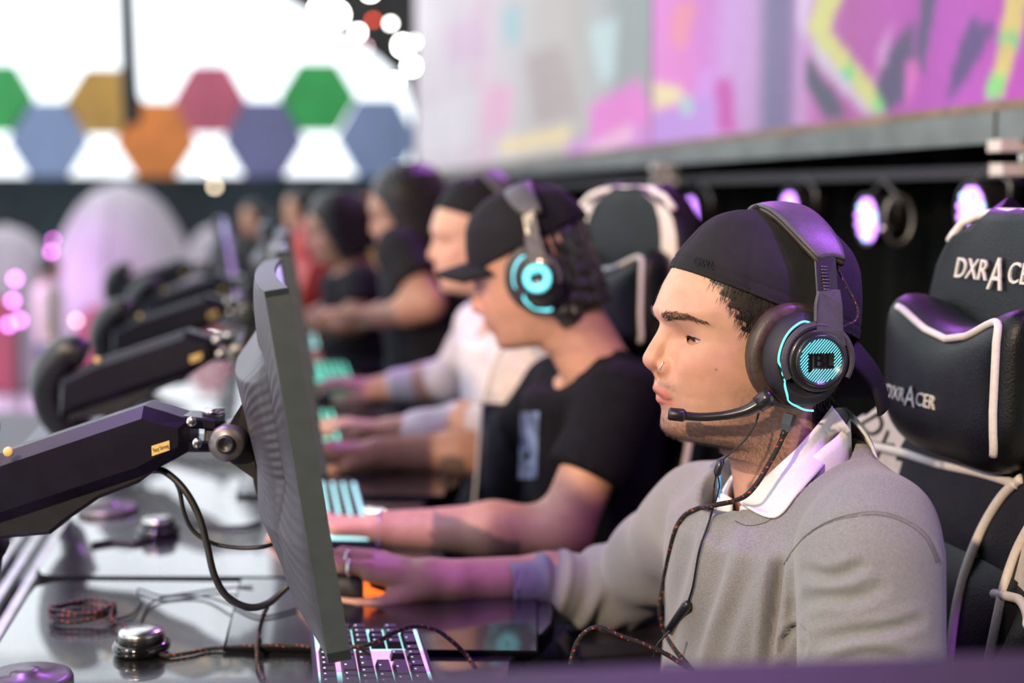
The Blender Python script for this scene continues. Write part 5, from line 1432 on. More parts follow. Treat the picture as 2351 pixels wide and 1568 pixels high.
def mon_arm(label, text=True):
    b = Vector((-0.545, 1.545, DZ))
    t = thing('monitor_mount', label, 'monitor arm', b, 'monitor arms in the row')
    D = 1.60
    out = [(-95, 1092), (18, 1032), (342, 924), (384, 936), (446, 956), (448, 1026), (398, 1054), (345, 1082), (0, 1196), (-95, 1226)]
    up = obj('upper_arm', bevel_poly([P(x, y, D) for x, y in out], (0, 1, 0), 0.072, 0.013), 'arm_black', t, False)
    out2 = [(-60, 1190), (330, 1075), (372, 1070), (330, 1100), (240, 1135), (160, 1190), (130, 1216), (20, 1226), (-60, 1240)]
    obj('cable_tray', bevel_poly([P(x, y, D+0.002) for x, y in out2], (0, 1, 0), 0.050, 0.004), 'plastic_black', up, False)
    for (x, y) in [(440, 968), (453, 1017), (20, 1037)]:
        obj('screw', lathe([(0.0058, 0), (0.0058, 0.002), (0.004, 0.0032), (0, 0.0032)], P(x, y, D-0.036), (0, -1, 0), seg=14), 'steel' if x > 100 else 'label_gold', up)
    obj('fork', pcat(bevel_poly([P(x, y, D) for x, y in [(430, 948), (508, 955), (507, 980), (436, 975)]], (0, 1, 0), 0.05, 0.003),
                     bevel_poly([P(x, y, D) for x, y in [(436, 1003), (500, 1005), (497, 1030), (440, 1030)]], (0, 1, 0), 0.05, 0.003)), 'arm_black', t, False)
    obj('pivot_pin', lathe([(0.013, 0), (0.013, 0.006), (0, 0.006)], P(490, 950, D), (0, 0, 1), seg=16), 'steel', t)
    obj('tilt_bracket', bevel_poly([P(x, y, D) for x, y in [(476, 978), (532, 982), (530, 1012), (474, 1008)]], (0, 1, 0), 0.034, 0.003), 'steel_dark', t, False)
    k = P(532, 1008, D)
    kn = obj('knuckle', lathe([(0, -0.032), (0.019, -0.032), (0.021, -0.028), (0.021, 0.028), (0.018, 0.033), (0, 0.033)], k, (0, -1, 0), seg=28), 'steel_dark', t)
    obj('bolt', lathe([(0.0105, 0.032), (0.0105, 0.037), (0.008, 0.0385), (0.006, 0.036), (0, 0.036)], k, (0, -1, 0), seg=20), 'plastic_black', kn)
    pc = P(585, 1000, D+0.02)
    obj('mount_plate', prism([k+Vector((0.0, 0, 0.017)), pc+MUP*0.045, pc-MUP*0.050, k+Vector((0.0, 0, -0.02))], (0, 1, 0), 0.05), 'steel_dark', t, False)
    if True:
        obj('maker_label', prism([P(348, 1024, D-.0365), P(389, 1011, D-.0365), P(390, 1033, D-.0365), P(349, 1047, D-.0365)], (0, -1, 0), 0.0012), 'label_gold', up, False)
    if text:
        c = P(369, 1029, D-.0373); x = (P(389, 1011, D)-P(348, 1024, D))
        obj('lettering', text_mesh('Easy Strong', 0.0062, 0.0002, axes(c, x, (0, 0, 1)), sx=0.62), 'ink', up, False)
    sh = ROW
    el = [P(195, 815, 2.47)-sh, P(160, 808, 2.47)-sh, P(122, 850, 2.48)-sh, P(118, 900, 2.50)-sh, P(140, 955, 2.52)-sh, P(185, 1000, 2.54)-sh]
    obj('elbow_link', tube(catmull(el, 6), [0.024, 0.032, 0.036, 0.036, 0.033], 12), 'plastic_black', t)
    p0 = el[-1]; p1_ = Vector((b.x-0.085, b.y, DZ+0.020))
    obj('lower_arm', tube([p0+Vector((-.01, 0, .012)), (p0+p1_)/2+Vector((0, 0, -0.01)), p1_], [0.028, 0.022, 0.018], 12), 'arm_black', t)
    obj('post', lathe([(0.0, 0.0), (0.052, 0.0), (0.052, 0.006), (0.050, 0.010), (0.044, 0.013), (0.018, 0.014), (0.016, 0.018), (0.008, 0.020), (0, 0.020)], (b.x, b.y, DZ), (0, 0, 1), seg=28), 'steel_dark', t)
    return t
def keyboard(label, glow='key_glow', glow2='key_glow_pink', fine=True):
    o = Vector((-0.142, 1.475, DZ+0.0065))
    t = thing('keyboard', label, 'keyboard', o, 'glowing keyboards')
    A = Vector((-0.165, 0.986, 0)); B = Vector((0.986, 0.165, 0)); Z = Vector((0, 0, 1))
    def kp(a, b, z): return o+A*a+B*b+Z*(z+(-b)*0.05+0.004)
    def kb(a0, a1, b0, b1, z0, z1, tp=0.0):
        V = [kp(a, b, z0) for a in (a0, a1) for b in (b0, b1)]+[kp(a, b, z1) for a in (a0+tp, a1-tp) for b in (b0+tp, b1-tp)]
        return (np.array([list(v) for v in V]), [(0, 1, 3, 2), (4, 6, 7, 5), (0, 4, 5, 1), (2, 3, 7, 6), (0, 2, 6, 4), (1, 5, 7, 3)])
    obj('case', kb(-0.222, 0.222, -0.068, 0.066, -0.006, 0.006), 'plastic_matte', t, False)
    obj('backlight', kb(-0.217, 0.060, -0.063, 0.061, 0.006, 0.0085), glow, t, False)
    obj('backlight', kb(0.060, 0.137, -0.063, 0.061, 0.006, 0.0085), glow2 if fine else glow, t, False)
    obj('backlight', kb(0.137, 0.217, -0.063, 0.061, 0.006, 0.0085), glow, t, False)
    cache = {}
    p = 0.019
    def key(a, b, n=1.0, d=1.0):
        kk = (n, d)
        if kk not in cache:
            m = kb(-p*n/2+.0006, p*n/2-.0006, -p*d/2+.0006, p*d/2-.0006, 0.0100, 0.0185, 0.0024)
            lg = kb(-0.0018, 0.0018, -p*d/2+.0040, -p*d/2+.0062, 0.0184, 0.01865)
            mm = pcat(m, lg); V = mm[0]-np.array(o)
            cache[kk] = mesh_data('key', (V, mm[1]), ['keycap', 'legend_white'], False, [0]*6+[1]*6)
        k = link('key', cache[kk], t); k.location = A*a+B*b+Z*(-b*0.05)
    rows = [-0.052, -0.0285, -0.0095, 0.0095, 0.0285, 0.0475]
    rng = range(15)
    if fine:
        for r, b in enumerate(rows):
            a = -0.208
            lay = [[1, -.9, 1, 1, 1, 1, -.5, 1, 1, 1, 1, -.5, 1, 1, 1, 1], [1]*13+[2], [1.5]+[1]*12+[1.5], [1.75]+[1]*11+[2.25], [2.25]+[1]*10+[2.75], [1.25, 1.25, 1.25, 6.25, 1.25, 1.25, 1.25, 1.25]][r]
            for n in lay:
                if n < 0: a += -n*p; continue
                key(a+n*p/2, b, n); a += n*p
            nav = [[1, 1, 1], [1, 1, 1], [1, 1, 1], [], [0, 1, 0], [1, 1, 1]][r]
            for k, n in enumerate(nav):
                if n: key(0.0825+k*p, b)
            num = [[], [1, 1, 1, 1], [1, 1, 1, 1], [1, 1, 1, 0], [1, 1, 1, 1], [2, 0, 1, 0]][r]
            for k, n in enumerate(num):
                if n == 1: key(0.1455+k*p, b)
                elif n == 2: key(0.1455+p*0.5, b, 2.0)
    else:
        for r, b in enumerate(rows):
            for k in range(11): key(-0.19+k*0.038, b, 1.6, 0.8)
    return t
def mouse_shape(c):
    return lambda X, Y, Z: np.maximum(smin(ellip((X, Y, Z), (c[0], c[1], c[2]+0.012), (0.062, 0.032, 0.026)), ellip((X, Y, Z), (c[0]+0.022, c[1], c[2]+0.014), (0.038, 0.033, 0.028)), 0.01), c[2]+0.001-Z)
def mouse(label):
    c = P(800, 1378, 1.895); c.z = DZ+0.006
    t = thing('computer_mouse', label, 'mouse', c, 'gaming mice')
    V, F = surfnet(mouse_shape(c), (c.x-0.07, c.y-0.04, c.z-0.005), (c.x+0.07, c.y+0.04, c.z+0.05), 0.0028)
    obj('shell', (V, F), 'plastic_matte', t)
    def strip(i, j):
        a = -0.2-1.25*i; z = 0.004+0.024*j
        return (c.x+0.020+0.0405*math.cos(a)*(1-0.18*j*j), c.y+0.0352*math.sin(a)*(1-0.14*j*j), c.z+z)
    obj('light_strip', shell(strip, 14, 6, 0.002), 'orange_glow', t)
    obj('wheel', lathe([(0.0, -.004), (0.010, -.004), (0.011, 0), (0.010, .004), (0, .004)], (c.x-0.035, c.y, c.z+0.026), (0, 1, 0), seg=16), 'plastic_black', t)
    return t
def mousepad(label):
    pts = [(-0.345, 1.658), (0.03, 1.645), (0.035, 1.96), (-0.385, 1.975)]
    t = thing('mouse_pad', label, 'mouse pad', (-0.17, 1.81, DZ), 'mouse pads')
    obj('mat', bevel_poly([(x, y, DZ+0.003) for x, y in pts], (0, 0, 1), 0.005, 0.001), 'mousepad', t, False)
    ed = [(x, y, DZ+0.0045) for x, y in pts]
    obj('edge', tube(ed, 0.0028, 6, True), 'desk_edge', t)
    return t
def cable(name, pts, r, label, mt='cable_black', cat='cable', n=8, colf=None):
    o = obj(name, tube(resample(catmull(pts, n), 0.0016) if colf else catmull(pts, n), r, 8, colf=colf), mt)
    tag(o, label, cat); return o
first = {}
LB = {
 'desk': ['dark wood-grain gaming desk nearest the camera with puck and coiled cable', 'dark gaming desk of the player in the black T-shirt', 'dark gaming desk of the player in the white hoodie', 'fourth desk of the row behind the white hoodie', 'last desk at the far end of the row'],
 'mon': ['curved black monitor with ridged back nearest the camera', 'curved monitor just behind the nearest one, pale top edge', 'curved monitor third in the row, dark edge beside the keyboards', 'curved monitor fourth in the row, blurred', 'curved monitor fifth and farthest in the row'],
 'arm': ['black gas-spring monitor arm with gold label nearest the camera', 'black monitor arm bent like an elbow, second in the row', 'brownish blurred monitor arm third in the row', 'fourth monitor arm of the row, blurred', 'fifth monitor arm at the far end of the row'],
 'key': ['black keyboard with white and cyan backlight under the nearest monitor', 'keyboard glowing cyan before the player in the black T-shirt', 'keyboard glowing green before the player in the white hoodie', 'keyboard glowing pale mint fourth in the row'],
 'mouse': ['black mouse with orange light under the front player hand', 'mouse under the right hand of the player in black', 'mouse under the right hand of the white hoodie player'],
 'pad': ['glossy black mouse pad under the nearest monitor', 'mouse pad on the second desk reflecting blue', 'mouse pad on the third desk']}
for k in range(5):
    for kind, fn, n in (('desk', desk, 5), ('mon', monitor, 5), ('arm', mon_arm, 5), ('key', keyboard, 1), ('mouse', mouse, 3), ('pad', mousepad, 3)):
        if k >= n: continue
        if kind not in first: first[kind] = fn(LB[kind][0]); continue
        c = copy_tree(first[kind]); c.location = Vector(first[kind].location)+ROW*k; c['label'] = LB[kind][k]
        if kind == 'mon': c.location.x += 0.02*k if k < 3 else 0.0
        if k == 4: c.location.x -= 0.16
        if kind == 'mouse':
            for ch in c.children:
                if ch.name.startswith('light_strip'): ch.data = ch.data.copy(); ch.data.materials[0] = M_('plastic_satin')
kb2 = keyboard(LB['key'][1], 'key_glow', 'key_glow', False); kb2.location = kb2.location+ROW+Vector((-0.02, 0.02, 0))
kb3 = copy_tree(kb2); kb3.location = kb2.location+ROW; kb3['label'] = LB['key'][2]
kb4 = copy_tree(kb3); kb4.location = kb3.location+ROW+Vector((0.07, 0.1, 0)); kb4['label'] = LB['key'][3]
kb5 = copy_tree(kb2); kb5.location = kb4.location+ROW*1.05+Vector((-0.06, 0, 0)); kb5['label'] = 'keyboard glowing pale cyan farthest back in the row'
for kx, mn in ((kb3, 'key_glow_green'), (kb4, 'key_glow_green')):
    for ch in kx.children:
        if ch.name.startswith('backlight'):
            ch.data = ch.data.copy(); ch.data.materials[0] = M_(mn)

# cables on and over the nearest desk
cable('monitor_cable', [P(345, 1080, 1.6), P(378, 1083, 1.6), P(420, 1120, 1.59), P(455, 1180, 1.585), P(475, 1250, 1.58), P(492, 1320, 1.575), P(522, 1370, 1.575), P(570, 1394, 1.58), P(615, 1385, 1.59), P(655, 1352, 1.60), P(690, 1322, 1.60)], 0.0042, 'thick black cable looping from the nearest monitor arm to its monitor')
cable('signal_cable', [P(350, 1078, 1.6), P(385, 1086, 1.6), P(410, 1120, 1.6), P(424, 1180, 1.6), P(445, 1220, 1.6), P(490, 1248, 1.6), P(550, 1258, 1.6), P(600, 1256, 1.6), P(630, 1248, 1.61), P(665, 1236, 1.61)], 0.0026, 'thin black cable curving from the nearest monitor arm')
cable('monitor_lead', [P(575, 1045, 1.62), P(585, 1080, 1.62), P(590, 1110, 1.62), P(600, 1140, 1.62), P(632, 1165, 1.62)], 0.004, 'short black lead behind the nearest monitor mount')
pk_c = Pz(325, 1498, DZ)
pk = thing('control_puck', 'round silver and black audio control puck on the nearest desk', 'controller', pk_c)
obj('base', lathe([(0, 0), (0.030, 0.0), (0.034, 0.006), (0.0345, 0.012), (0.031, 0.015), (0.027, 0.015)], pk_c, (0, 0, 1), seg=40), 'gloss_black', pk)
obj('ring', lathe([(0.027, 0.012), (0.0272, 0.022), (0.026, 0.025), (0.024, 0.025), (0.024, 0.012)], pk_c, (0, 0, 1), seg=40, closed=True), 'plastic_satin', pk)
obj('dial', lathe([(0.0262, 0.021), (0.0265, 0.026), (0.024, 0.0285), (0.012, 0.0305), (0, 0.031)], pk_c, (0, 0, 1), seg=40), 'steel', pk)
puck2 = copy_tree(pk); puck2.location = Pz(365, 1228, DZ); puck2['label'] = 'dark control puck on the second desk'
def ondesk(px, py, h=0.0035): return Pz(px, py, DZ+h)
cable('puck_cable', [ondesk(362, 1496, .006), ondesk(385, 1506), ondesk(430, 1500), ondesk(500, 1488), ondesk(600, 1483, .009), ondesk(700, 1484, .009), ondesk(780, 1487, 0.020), ondesk(830, 1483, .032), ondesk(870, 1472, .042), ondesk(905, 1452, .050), ondesk(950, 1438, .052), ondesk(1000, 1446, .048), ondesk(1040, 1474, .035), ondesk(1072, 1506, .018), ondesk(1092, 1535, .009)], 0.0026, 'black braided cable with orange flecks running from the puck over the keyboard', 'cable_braid', n=26, colf=braid)
cable('braided_cable', [P(615, 1392, 1.66), P(604, 1415, 1.66), ondesk(595, 1450, .010), ondesk(590, 1490, .012), ondesk(594, 1530, .006), ondesk(606, 1562, .004)], 0.0026, 'orange flecked braided cable crossing the puck cable', 'cable_braid', n=20, colf=braid)
cable('hanging_braided_cable', [P(1310, 1525, 1.45), P(1322, 1480, 1.45), P(1345, 1450, 1.45), P(1375, 1440, 1.45), P(1420, 1458, 1.45), P(1480, 1480, 1.45), P(1530, 1502, 1.45), P(1580, 1535, 1.45)], 0.0026, 'orange flecked braided cable arching before the lap of the front player', 'cable_braid', n=20, colf=braid)
coil = []
for k in range(46):
    a = k/15*2*math.pi; rx, ry = 0.040+0.002*math.sin(k*1.7), 0.030+0.002*math.cos(k*1.3)
    q = Pz(190, 1422, DZ); coil.append(Vector((q.x+rx*math.cos(a), q.y+ry*math.sin(a), DZ+0.004+0.005*k/15+0.002*math.sin(k))))
coil += [ondesk(255, 1418, .012), ondesk(285, 1436, .008), ondesk(310, 1455, .008)]
cable('coiled_cable', coil, 0.0026, 'coiled black braided cable lying behind the puck', 'cable_braid', n=5, colf=braid)
cable('desk_cable', [ondesk(265, 1424), ondesk(305, 1408), ondesk(322, 1380), ondesk(318, 1353), ondesk(370, 1368), ondesk(430, 1362), ondesk(500, 1352), ondesk(580, 1346, .008)], 0.0015, 'thin dark cable lying wavy on the nearest desk')
cable('desk_cable', [ondesk(320, 1440), ondesk(330, 1408), ondesk(350, 1382), ondesk(395, 1369), ondesk(470, 1370), ondesk(540, 1392, .008), ondesk(600, 1415, .008), ondesk(680, 1398, .008)], 0.0015, 'second thin cable on the nearest desk bending towards the mouse pad')
cable('desk_cable', [ondesk(210, 1250), ondesk(260, 1243), ondesk(310, 1246), ondesk(345, 1238)], 0.004, 'blurred dark cable left of the puck on the second desk')
cable('desk_cable', [ondesk(330, 1120), ondesk(400, 1160), ondesk(450, 1200), ondesk(540, 1210), ondesk(600, 1200)], 0.003, 'blurred thin cable on the second desk behind the nearest monitor')
# pale slats beside the desks
rack = thing('slatted_rack', 'dark rack with pale parallel slats along the back of the desks', 'rack', (-0.85, 2.0, 0))
for k in range(9):
    x0 = -0.672-0.032*k
    a = Vector((x0-0.012, 1.2, 0.690)); d = Vector((-0.176, 1.0, 0))
    s = d*3.4; off = 0.145
    a = Vector((x0+off, 1.2, 0.690))
    obj('slat', prism([a, a+Vector((0.013, 0, 0)), a+Vector((0.013, 0, 0))+s, a+s], (0, 0, 1), 0.012), 'slat_pale', rack, False)
for yy in (1.25, 2.2, 3.2, 4.4):
    x = -0.527-0.176*(yy-1.2)
    obj('bearer', box((x-0.30, yy-0.02, 0.63), (x+0.03, yy+0.02, 0.684)), 'plastic_matte', rack, False)
    for q in (x-0.28, x+0.0): obj('leg', box((q-0.015, yy-0.015, 0), (q+0.015, yy+0.015, 0.63)), 'plastic_matte', rack, False)
# dark padded rail right in front of the camera
rl = thing('flight_case_edge', 'blurred dark purple edge of a case along the bottom of the picture', 'case', (0.1, 0.78, 0))
A0, A1 = P(-250, 1630, 0.84), P(2700, 1535, 0.74)
up_, back_ = Vector((0, 0, 1)), Vector((0, -1, 0))
obj('lid', prism([A0, A1, A1+Vector((0, -0.5, -0.02)), A0+Vector((0, -0.5, -0.02))], (0, 0, 1), 0.024), 'plastic_matte', rl, False)
dz = A1.z-A0.z
obj('front_panel', prism([A0+Vector((0, -0.02, -0.012)), A1+Vector((0, -0.02, -0.012)), Vector((A1.x, A1.y-0.02, 0.0)), Vector((A0.x, A0.y-0.02, 0.0))], (0, 1, 0), 0.015), 'plastic_matte', rl, False)
# ------------------------------------------------------------------ gaming chairs
HWH = [0, .1, .25, .45, .56, .62, .67, .72, .78, .86, .92, .96, .985, 1.0]
HWW = [.20, .225, .250, .270, .275, .262, .215, .165, .150, .150, .140, .120, .095, .055]
def gaming_chair(M, label, wing='leather_white', trim='piping_white', body='leather_black', text=True, low=False, side_white=False):
    t = thing('gaming_chair', label, 'chair', M=M, group='gaming chairs')
    H0, HT = 0.46, 0.815
    wid = lambda h: float(np.interp(h, HWH, HWW))
    def ub(h): return -0.215-0.135*h-0.02*math.sin(h*3.1)
    def srf(s, h):
        w = wid(h); wingd = 0.085*float(np.interp(h, [0, .2, .5, .62, .72, 1], [.7, 1, 1, .8, .25, .2]))
        return (ub(h)+wingd*abs(s)**2.4+0.010*math.cos(s*2.2), s*w, H0+HT*h)
    nu, nv = (41, 61) if not low else (21, 31)
    m = shell(lambda i, j: srf((i-.5)*2, j), nu, nv, 0.055)
    n = (nu-1)*(nv-1); fm = []
    for half in (0, 1):
        for i in range(nu-1):
            for j in range(nv-1):
                s = abs((i+.5)/(nu-1)-.5)*2; h = (j+.5)/(nv-1)
                fm.append(1 if (side_white and s > 0.70 and h > 0.50) or (s > 0.56 and 0.50 < h < 0.70 and s > 0.56+0.9*max(0, h-0.58)) else 0)
    fm += [0]*(len(m[1])-len(fm))
    obj('backrest', m, [body, wing], t, True, fm)
    off = lambda p, e=0.029: (p[0]+e, p[1], p[2])
    edge = [off(srf(-1, h), .02) for h in np.linspace(0.02, .97, 40)]+[off(srf(s, 1.0), .0) for s in np.linspace(-.9, .9, 8)]+[off(srf(1, h), .02) for h in np.linspace(.97, .02, 40)]
    for sg in (-1, 1): obj('piping', tube([off(srf(sg, h), .02) for h in np.linspace(0.02, .66, 30)], 0.006, 8), trim, t)
    obj('piping', tube([off(srf(-1, h), .02) for h in np.linspace(.955, .995, 5)]+[off(srf(q, 1.0), .004) for q in np.linspace(-.9, .9, 9)]+[off(srf(1, h), .02) for h in np.linspace(.995, .955, 5)], 0.006, 8), trim, t)
    for s in (1, -1):
        obj('piping', tube([off(srf(s*q, float(np.interp(q, [.42, .7, 1], [.48, .50, .50]))), .036) for q in np.linspace(.42, 1, 12)], 0.0055, 8), trim, t)
        bol = grid(lambda i, j: (lambda p: (p[0]+0.030+0.040*math.sin(math.pi*i)*math.sin(math.pi*j)**0.5, p[1], p[2]))(srf(s*(0.64+0.34*i), 0.01+0.48*j)), 12, 20)
        obj('side_bolster', bol if s < 0 else (bol[0], [f[::-1] for f in bol[1]]), body, t)
    cush = grid(lambda i, j: (lambda p: (p[0]+0.029+0.030*(math.sin(math.pi*i)*math.sin(math.pi*j))**0.5, p[1], p[2]))(srf((i-.5)*1.16, 0.01+0.50*j)), 16, 20)
    obj('back_cushion', cush, body, t)
    # neck pillow
    cp = srf(0, 0.792); cu_ = (cp[0]+0.040, 0.0, cp[2]-0.034)
    def pil(X, Y, Z):
        y = Y/0.146; z = (Z-cu_[2]-0.070*np.abs(y)**1.9*sst(-0.02, 0.06, Z-cu_[2])+0.012)/0.084; x = (X-cu_[0]-0.020*y*y)/0.055
        return ((np.abs(x)**2.4+np.abs(y)**3.4+np.abs(z)**2.8)**(1/2.6)-1)*0.06
    V, F = surfnet(pil, (cu_[0]-0.09, -0.165, cu_[2]-0.14), (cu_[0]+0.11, 0.165, cu_[2]+0.16), 0.006 if not low else 0.012)
    pl = obj('neck_pillow', (V, F), body, t)
    pv = BVHTree.FromPolygons([tuple(v) for v in V], [tuple(int(i) for i in f) for f in F])
    loop = []
    for a in np.linspace(0, 2*math.pi, 60, endpoint=False):
        y = 0.126*np.sign(math.cos(a))*abs(math.cos(a))**0.45; z = 0.068*np.sign(math.sin(a))*abs(math.sin(a))**0.45-0.012; z += 0.070*(abs(y)/0.146)**1.9*(1 if z > 0.0 else 0)
        h = pv.ray_cast(Vector((1.0, y, cu_[2]+z)), Vector((-1, 0, 0)))[0]
        if h is not None: loop.append(h+Vector((0.002, 0, 0)))
    k0 = max(range(len(loop)), key=lambda q: loop[q].z-(0.9 if loop[q].y > 0 else 0)); seq = loop[:]
    nl = len(seq); k1 = min(range(nl), key=lambda q: (seq[q].z)-(0 if seq[q].y > 0.05 else -1))
    path = []; q = k0
    while q != k1 and len(path) < nl: path.append(seq[q]); q = (q-1) % nl
    path = [q for q in path if q.z > cu_[2]-0.062]
    obj('piping', tube(path, 0.0048, 8), trim, pl)
    obj('strap', tube([(cu_[0]-0.02, y, cu_[2]-0.085) for y in (-0.03, 0.03)], 0.008, 6), trim, pl)
    if text:
        def lettering(s_, c, sz, sx, xdir, ydir, parent, name='lettering', mt='thread_white', shear=0.15):
            obj(name, text_mesh(s_, sz, 0.0012, axes(c, xdir, ydir), shear=shear, sx=sx), mt, parent, False)
        q = srf(0, 0.915); lean = Vector(srf(0, .93))-Vector(srf(0, .87))
        lettering('DXR', Vector(off(q, .032))+Vector((0.0, -0.050, 0)), 0.036, 1.0, (0, 1, 0), lean, t)
        lettering('CER', Vector(off(q, .032))+Vector((0.0, 0.062, 0)), 0.036, 1.0, (0, 1, 0), lean, t)
        lettering('A', Vector(off(q, .032))+Vector((0.0, 0.005, -0.004)), 0.056, 0.8, (0, 1, 0), lean, t)
        # lettering on the pillow follows its far half
        for s_, y0, sz in (('DXR', -0.085, 0.024), ('A', -0.050, 0.036), ('CER', -0.016, 0.024)):
            zz = cu_[2]-0.020
            h = pv.ray_cast(Vector((1.0, y0, zz)), Vector((-1, 0, 0)))
            h2 = pv.ray_cast(Vector((1.0, y0+0.012, zz)), Vector((-1, 0, 0)))[0]; h0 = pv.ray_cast(Vector((1.0, y0-0.012, zz)), Vector((-1, 0, 0)))[0]
            if h[0] is None: continue
            lettering(s_, h[0]+h[1]*0.0016, sz, 0.98, h2-h0, (0, 0, 1), pl)
    # seat, arms, base
    obj('seat', box((-0.26, -0.26, 0.40), (0.27, 0.26, 0.50), 0.03), body, t, False)
    for s in (1, -1):
        obj('armrest', box((-0.14, s*0.31-0.045, 0.66), (0.14, s*0.31+0.045, 0.695), 0.012), 'plastic_satin', t, False)
        obj('armrest_post', box((-0.03, s*0.31-0.02, 0.42), (0.03, s*0.31+0.02, 0.66), 0.006), 'plastic_black', t, False)
    obj('gas_lift', lathe([(0.028, 0.10), (0.028, 0.40)], (0, 0, 0), (0, 0, 1), seg=16), 'steel_dark', t)
    for k in range(5):
        a = k*2*math.pi/5+0.3; d = Vector((math.cos(a), math.sin(a), 0))
        obj('leg', tube([Vector((0, 0, 0.105)), d*0.16+Vector((0, 0, .10)), d*0.31+Vector((0, 0, .075))], [0.03, 0.024, 0.018], 8), 'plastic_black', t)
        obj('caster', lathe([(0.0, -.02), (0.028, -.02), (0.030, 0), (0.028, .02), (0, .02)], d*0.31+Vector((0, 0, .030)), (-d.y, d.x, 0), seg=14), 'plastic_black', t)
    return t
def chair_at(px, py, D, yaw, *a, **k):
    hc = P(px, py, D); M = frame((0, 0, 0), yaw); c = M @ Vector((-0.335, 0, 0)); dz = 0
    M.translation = Vector((hc.x-c.x, hc.y-c.y, max(-0.0, dz)*0))
    return gaming_chair(M, *a, **k)
ch1 = chair_at(2338, 590, 1.69, 13, 'black gaming chair with white piping and neck pillow behind the front player')
cbv = [o for o in ch1.children if o.name.startswith(('backrest', 'side_bolster', 'back_cushion'))]
cv_, cf_, nn_ = [], [], 0
for o in cbv:
    cv_ += [ch1.matrix_world @ v.co for v in o.data.vertices]; cf_ += [tuple(i+nn_ for i in p.vertices) for p in o.data.polygons]; nn_ = len(cv_)
CBV = BVHTree.FromPolygons(cv_, cf_)
for line in ([(1990, 1022), (2060, 1036), (2150, 1064), (2250, 1086), (2335, 1112)], [(2345, 1098), (2300, 1140), (2252, 1220), (2214, 1320), (2192, 1420), (2180, 1530)], [(2375, 1190), (2336, 1262), (2308, 1340), (2290, 1420), (2268, 1530)]):
    pts = [ch1.matrix_world.inverted() @ on_cloth(x, y, 0.003, 1.75, CBV) for x, y in line]
    obj('piping', tube(catmull(pts, 6), 0.0058, 8), 'piping_white', ch1)
c0, cx_, cy_ = [on_cloth(x, y, 0.0015, 1.8, CBV) for x, y in ((2010, 995), (2024, 1023), (2034, 981))]
Mi_ = ch1.matrix_world.inverted()
obj('lettering', text_mesh('DX', 0.052, 0.001, Mi_ @ axes(c0, cx_-c0, cy_-c0), sx=0.8, shear=0.2), 'ink', ch1, False)
def chair_copy(px, D, yaw, label):
    c = copy_tree(ch1); hc = P(px, 500, D); M = frame((0, 0, 0), yaw); q = M @ Vector((-0.335, 0, 0)); M.translation = Vector((hc.x-q.x, hc.y-q.y, 0)); c.matrix_world = M; c['label'] = label; return c
hc_ = P(1452, 500, 2.62); Mc = frame((0, 0, 0), 40); qc = Mc @ Vector((-0.335, 0, 0)); Mc.translation = Vector((hc_.x-qc.x, hc_.y-qc.y, 0.03))
gaming_chair(Mc, 'black and white gaming chair behind the player in the black T-shirt', low=True, text=False, side_white=True)
red = gaming_chair(frame((0, 0, 0), 15), 'red and black gaming chair far back right of the dark haired player', 'leather_red', 'leather_red', 'leather_red', text=False, low=True)
def red_at(c, px, D, label):
    hc = P(px, 500, D); M = frame((0, 0, 0), 15); q = M @ Vector((-0.335, 0, 0)); M.translation = Vector((hc.x-q.x, hc.y-q.y, 0)); c.matrix_world = M; c['label'] = label
red_at(red, 990, 7.0, 'red gaming chair behind the smiling player in the white hoodie')
red_at(copy_tree(red), 842, 8.0, 'red gaming chair between the two players farthest back')
red_at(copy_tree(red), 742, 6.5, 'red gaming chair farthest back in the row')
